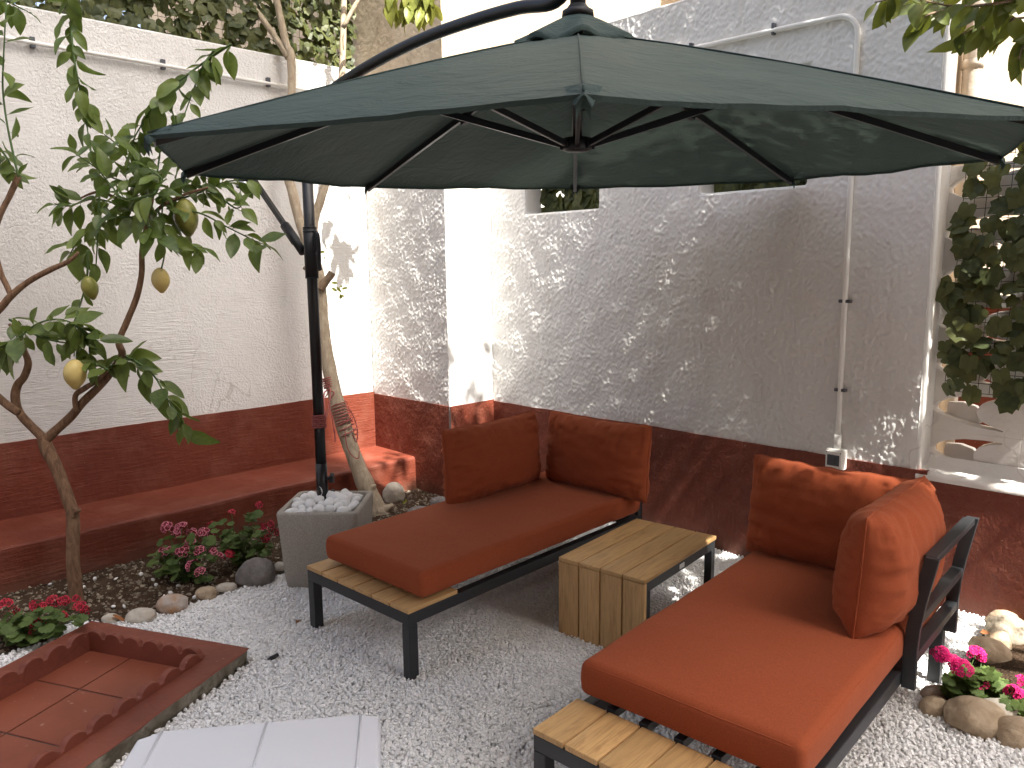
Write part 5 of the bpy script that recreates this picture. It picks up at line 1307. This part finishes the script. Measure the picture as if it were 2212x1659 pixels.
# ================================================================== LEANING TREE BY THE POLE
FB = onz(808, 1110, 0.0); FD = (FB-EYE).dot(_fw)
ft = thing('leaning_tree', 'pale leaning tree trunk tied to the parasol pole with red cord', 'tree', FB)
limb('trunk', [(822, 1122), (808, 1092), (793, 1055), (772, 1005), (752, 950), (735, 895), (716, 820), (702, 740), (694, 660), (688, 600), (678, 560)], [26, 22, 20, 17, 17, 17, 15, 13.5, 13, 13.5, 13], FD, 'bark_pale', ft, FB, 6, 16, 0.10)
for (a, b, r0) in (((815, 1105), (842, 1120), 14), ((800, 1060), (812, 1048), 7), ((825, 1110), (850, 1092), 9), ((810, 1112), (800, 1128), 13)):
    limb('root_knob', [a, ((a[0]+b[0])/2, (a[1]+b[1])/2-3), b], [r0, r0*0.9, r0*0.5], FD-0.03, 'bark_pale', ft, FB, 4, 10, 0.3)
limb('branch', [(682, 580), (662, 520), (645, 470), (632, 415), (622, 375), (624, 300), (630, 200), (628, 120), (618, 95), (600, 10), (588, -60)], [12, 11.5, 11, 10.5, 10, 9, 8.5, 9, 8, 7, 5], FD-0.05, 'bark_pale', ft, FB, 5, 12, 0.12)
limb('branch', [(624, 125), (605, 95), (577, 55), (549, 18), (520, -15)], [8, 7, 6.5, 6, 5], FD-0.05, 'bark_pale', ft, FB, 5, 10, 0.12)
limb('branch', [(676, 560), (678, 480), (690, 440), (706, 385), (728, 290), (738, 175), (741, 80), (744, -40)], [10, 9.5, 9, 9, 8, 7.5, 7, 6], FD+0.05, 'bark_pale', ft, FB, 5, 12, 0.12)
limb('stub', [(690, 625), (700, 612), (710, 600), (718, 588)], [10, 9, 8.5, 8.5], FD-0.04, 'bark_dark', ft, FB, 4, 10, 0.15)
limb('stub', [(676, 588), (664, 582), (656, 578)], [5, 4.5, 4], FD-0.04, 'bark_dark', ft, FB, 4, 8, 0.15)
rnd = random.Random(5); items = []; tm = MB()
for (px, py) in ((703, 545), (702, 553), (730, 612), (735, 618), (727, 620), (738, 625), (728, 630), (733, 640), (738, 645)):
    p = atd(px, py, FD-0.05); dr = Vector((rnd.gauss(0, 1), rnd.gauss(0, 1), rnd.gauss(-0.2, 0.6))); items.append((rnd.choice(palem), frame(dr, -_fw+Vector((0, 0, 0.4)), 0.048, p)))
tm.tube(pxpath([(715, 625), (722, 632), (735, 620)], FD-0.05), 0.0015, 5); tm.tube(pxpath([(715, 628), (728, 638), (738, 648)], FD-0.05), 0.0015, 5)
# drooping sprays at the top of the picture
for (x0, y0, x1, y1, n) in ((850, -40, 838, 10, 7), (880, -40, 886, 20, 14), (905, -45, 912, 22, 16), (925, -40, 935, 18, 14), (890, -20, 872, 18, 10)):
    P = pxpath([(x0, y0), ((x0+x1)/2+4, (y0+y1)/2), (x1, y1)], FD-0.5); tm.tube(P, 0.003, 5)
    for i in range(n):
        q = P[0].lerp(P[-1], (i+0.5)/n); dr = Vector((rnd.gauss(0, 0.45), rnd.gauss(0, 0.45), -1)); items.append((rnd.choice(palem), frame(dr, -_fw+Vector((rnd.gauss(0, 0.7), rnd.gauss(0, 0.7), 0.2)), rnd.uniform(0.10, 0.16), q)))
limb('branch', [(741, 60), (790, -20), (860, -60), (930, -55)], [5, 4.5, 4, 3], FD-0.2, 'bark_pale', ft, FB, 5, 8)
# upper crown above the frame
top = atd(640, -90, FD)
for i in range(230):
    v = Vector((rnd.gauss(0, 0.5), rnd.gauss(0, 0.28), rnd.gauss(0, 0.28))); p = top+Vector((0.1, 0.05, 0.5))+v
    dr = Vector((rnd.gauss(0, 1), rnd.gauss(0, 1), -0.7)); items.append((rnd.choice(palem), frame(dr, Vector((rnd.gauss(0, 0.6), rnd.gauss(0, 0.6), 1)), rnd.uniform(0.09, 0.15), p)))
cr_ = tm.build('crown', 'stemgreen', ft, True, rel=FB)
for me, mm in items[:75]: put_leaf(me, mm, cr_, FB)
mass('leaf_mass', items[75:], 'paleleaf', cr_, FB)

# ---- red cord round trunk and pole
rp = thing('red_cord', 'faded red cord wound round the leaning trunk and parasol pole', 'cord', PO)
def wind(c0, c1, r, turns, th=0.0042, n=22):
    c0, c1 = Vector(c0), Vector(c1); ax = (c1-c0).normalized(); u = ax.orthogonal().normalized(); v = ax.cross(u); P = []
    for i in range(int(turns*n)+1):
        a = 2*math.pi*i/n; f = i/(turns*n); P.append(c0.lerp(c1, f)+(u*math.cos(a)+v*math.sin(a))*(r*(1+0.05*noise.noise(Vector((a, 1, 2)))))+ax*0.004*noise.noise(Vector((a*2, 3, 3))))
    m = MB(); m.tube(P, th, 6); return m
zc = onplane(690, 910).z
wind(PO+Vector((0, 0, zc-0.035)), PO+Vector((0, 0, zc+0.035)), 0.033, 7).build('pole_winding', 'rope', rp, True, rel=PO)
trk = lambda x, y: atd(x, y, FD)
wind(trk(716, 838), trk(711, 815), 0.047, 5).build('trunk_winding', 'rope', rp, True, rel=PO)
wind(trk(744, 915), trk(731, 872), 0.056, 7).build('trunk_winding', 'rope', rp, True, rel=PO)
wind(trk(755, 945), trk(742, 908), 0.057, 3.3).build('trunk_winding', 'rope', rp, True, rel=PO)
def cord(pts, th=0.004): m = MB(); m.tube(spline(pts, 6), th, 6); return m.build('cord_strand', 'rope', rp, True, rel=PO)
pz = PO+Vector((0, 0, zc))+_rt0*0.033
cord([pz, atd(712, 870, FD-0.5), atd(713, 840, FD-0.12), trk(706, 835)])
cord([pz+Vector((0, 0, 0.01)), atd(702, 880, FD-0.45), atd(700, 850, FD-0.14), atd(712, 842, FD-0.1), atd(703, 858, FD-0.1)])
cord([atd(705, 842, FD-0.09), atd(722, 848, FD-0.1), atd(714, 862, FD-0.1), atd(712, 880, FD-0.1), atd(718, 905, FD-0.1), atd(722, 935, FD-0.1)])
cord([atd(752, 880, FD-0.07), atd(764, 900, FD-0.05), atd(772, 930, FD-0.05), atd(770, 955, FD-0.06), atd(762, 940, FD-0.08)])
cord([atd(745, 930, FD-0.09), atd(750, 965, FD-0.1), atd(762, 985, FD-0.1), atd(774, 990, FD-0.09), atd(776, 975, FD-0.09)])
cord([atd(722, 925, FD-0.1), atd(724, 945, FD-0.1), atd(724, 955, FD-0.1)], 0.005)

# ================================================================== TREE OVERHANGING FROM THE RIGHT
OT = Vector((0.55, 3.32, 0.0))
ot = thing('overhanging_tree', 'leafy tree branch hanging in at the upper right corner', 'tree', OT)
m = MB(); m.tube(spline([OT, OT+Vector((-0.05, 0.0, 1.2)), OT+Vector((-0.1, -0.05, 2.2)), OT+Vector((0.0, -0.1, 3.4)), OT+Vector((0.05, 0.2, 5.6)), OT+Vector((0.0, 0.42, 8.4))], 6), lerp_list([0.07, 0.06, 0.05, 0.035, 0.02, 0.008], 31), 12); m.build('trunk', 'bark_dark', ot, True, rel=OT)
rnd = random.Random(77); items = []; far = []; tm = MB()
OD = 2.75
for (pts, n, lp) in (([(2330, -60), (2230, -10), (2130, 10), (2050, 12), (1960, -5), (1890, 5)], 26, 66), ([(2330, 60), (2250, 40), (2190, 40), (2130, 50), (2075, 75)], 24, 70), ([(2300, 0), (2250, 60), (2215, 90), (2200, 130)], 14, 62), ([(2130, 10), (2060, 20), (2010, 30), (1985, 50)], 9, 64), ([(2300, -40), (2180, -30), (2060, -30), (1960, -40)], 22, 66), ([(2190, 40), (2150, 60), (2120, 60)], 9, 70)):
    P = spline(pxpath([(p[0], p[1], rnd.uniform(-0.15, 0.15)) for p in pts], OD), 6); tm.tube(P, lerp_list([0.006, 0.0022], len(P)), 6)
    for i in range(n):
        f = (i+rnd.random())/n; k = min(len(P)-2, int(f*(len(P)-1))); p = P[k]; tg = (P[k+1]-P[k]).normalized()
        dr = tg*rnd.uniform(0.1, 0.6)+Vector((rnd.gauss(0, 0.5), rnd.gauss(0, 0.5), -rnd.uniform(0.2, 1.3))); nn = -_fw*rnd.uniform(0.2, 1.0)+Vector((rnd.gauss(0, 0.5), rnd.gauss(0, 0.5), rnd.uniform(0, 1)))
        items.append((rnd.choice(treem), frame(dr, nn, lp*OD/F_PX*rnd.uniform(0.7, 1.15), p)))
hub = OT+Vector((-0.05, -0.08, 2.7))
for (tx, ty) in ((2330, -60), (2330, 60), (2300, -40)): tm.tube(spline([hub, hub.lerp(atd(tx, ty, OD), 0.5)+Vector((0, 0, 0.12)), atd(tx, ty, OD)], 6), lerp_list([0.016, 0.006], 13), 8)
# the crown above the frame that dapples the corner
for i in range(2300):
    z = rnd.uniform(2.75, 6.9); w_ = 0.55+0.22*math.sin((z-2.7)*0.8)
    p = Vector((OT.x-0.05+rnd.gauss(0, 0.42)*w_*1.6, OT.y+0.0+rnd.gauss(0, 0.42)*w_*1.25, z))
    if p.z < 3.2 and p.x < -0.25: continue
    if noise.noise(p*2.4) < -0.22 or (p.y < 3.08 and rnd.random() < 0.6): continue
    dr = Vector((rnd.gauss(0, 1), rnd.gauss(0, 1), -0.5)); far.append((rnd.choice(treem), frame(dr, Vector((rnd.gauss(0, 0.6), rnd.gauss(0, 0.6), 1)), rnd.uniform(0.09, 0.15), p)))
for i in range(2600):                      # unseen tall leader added to cut the sun on the back wall
    p = Vector((OT.x+rnd.gauss(0, 0.34), 3.70+abs(rnd.gauss(0, 0.13)), rnd.uniform(3.6, 8.6)))
    if p.y > 3.95 or noise.noise(p*1.9+Vector((7, 3, 1))) < -0.02: continue
    dr = Vector((rnd.gauss(0, 1), rnd.gauss(0, 1), -0.5)); far.append((rnd.choice(treem), frame(dr, Vector((rnd.gauss(0, 0.6), rnd.gauss(0, 0.6), 1)), rnd.uniform(0.09, 0.15), p)))
for i in range(26):
    z = rnd.uniform(2.6, 5.2); a = rnd.uniform(0, 6.28); s0 = OT+Vector((-0.05, -0.08, z)); e0 = s0+Vector((math.cos(a)*0.7, math.sin(a)*0.6, 0.5)); tm.tube([s0, s0.lerp(e0, 0.5)+Vector((0, 0, 0.1)), e0], [0.014, 0.009, 0.003], 6)
cr2 = tm.build('crown', 'bark_dark', ot, True, rel=OT)
for me, mm in items: put_leaf(me, mm, cr2, OT)
mass('leaf_mass', far, 'treeleaf', cr2, OT)

# ================================================================== SMALL LITTER
def litter(label, px, py, lp, mat, rz, z=0.016, curl=0.5):
    p = onz(px, py, z); L = lp*(p-EYE).dot(_fw)/F_PX
    me = leaf_mesh('dry_leaf', mat, 1, 0.4, 0.5, curl, 0.08, 6); o = bpy.data.objects.new('dry_leaf', me); COL.objects.link(o)
    o.matrix_world = frame(Vector((math.cos(rz), math.sin(rz), 0.15)), Vector((0.2, -0.2, 1)), L, p); return tag(o, label, 'leaf', 'dry leaves')
litter('dry brown leaf on the gravel beside the left daybed leg', 640, 1346, 26, 'deadleaf', 2.2)
litter('curled yellow leaf at the foot of the corner pier', 872, 1088, 22, 'paleleaf', -0.3, 0.02, -0.6)
litter('dry orange leaf on the stones by the right wall', 2117, 1366, 34, 'deadleaf', 0.4, 0.10)
litter('dry leaf on the soil beside the left geranium', 240, 1333, 30, 'deadleaf', 0.6, 0.03)
o = MB().tube(spline([onz(578, 1424, 0.02), onz(590, 1420, 0.026), onz(600, 1414, 0.03)], 3), [0.004]*2+[0.009]*5, 8).build('plastic_scrap', 'black_plastic', None, True); tag(o, 'small black plastic scrap lying on the white gravel', 'scrap')
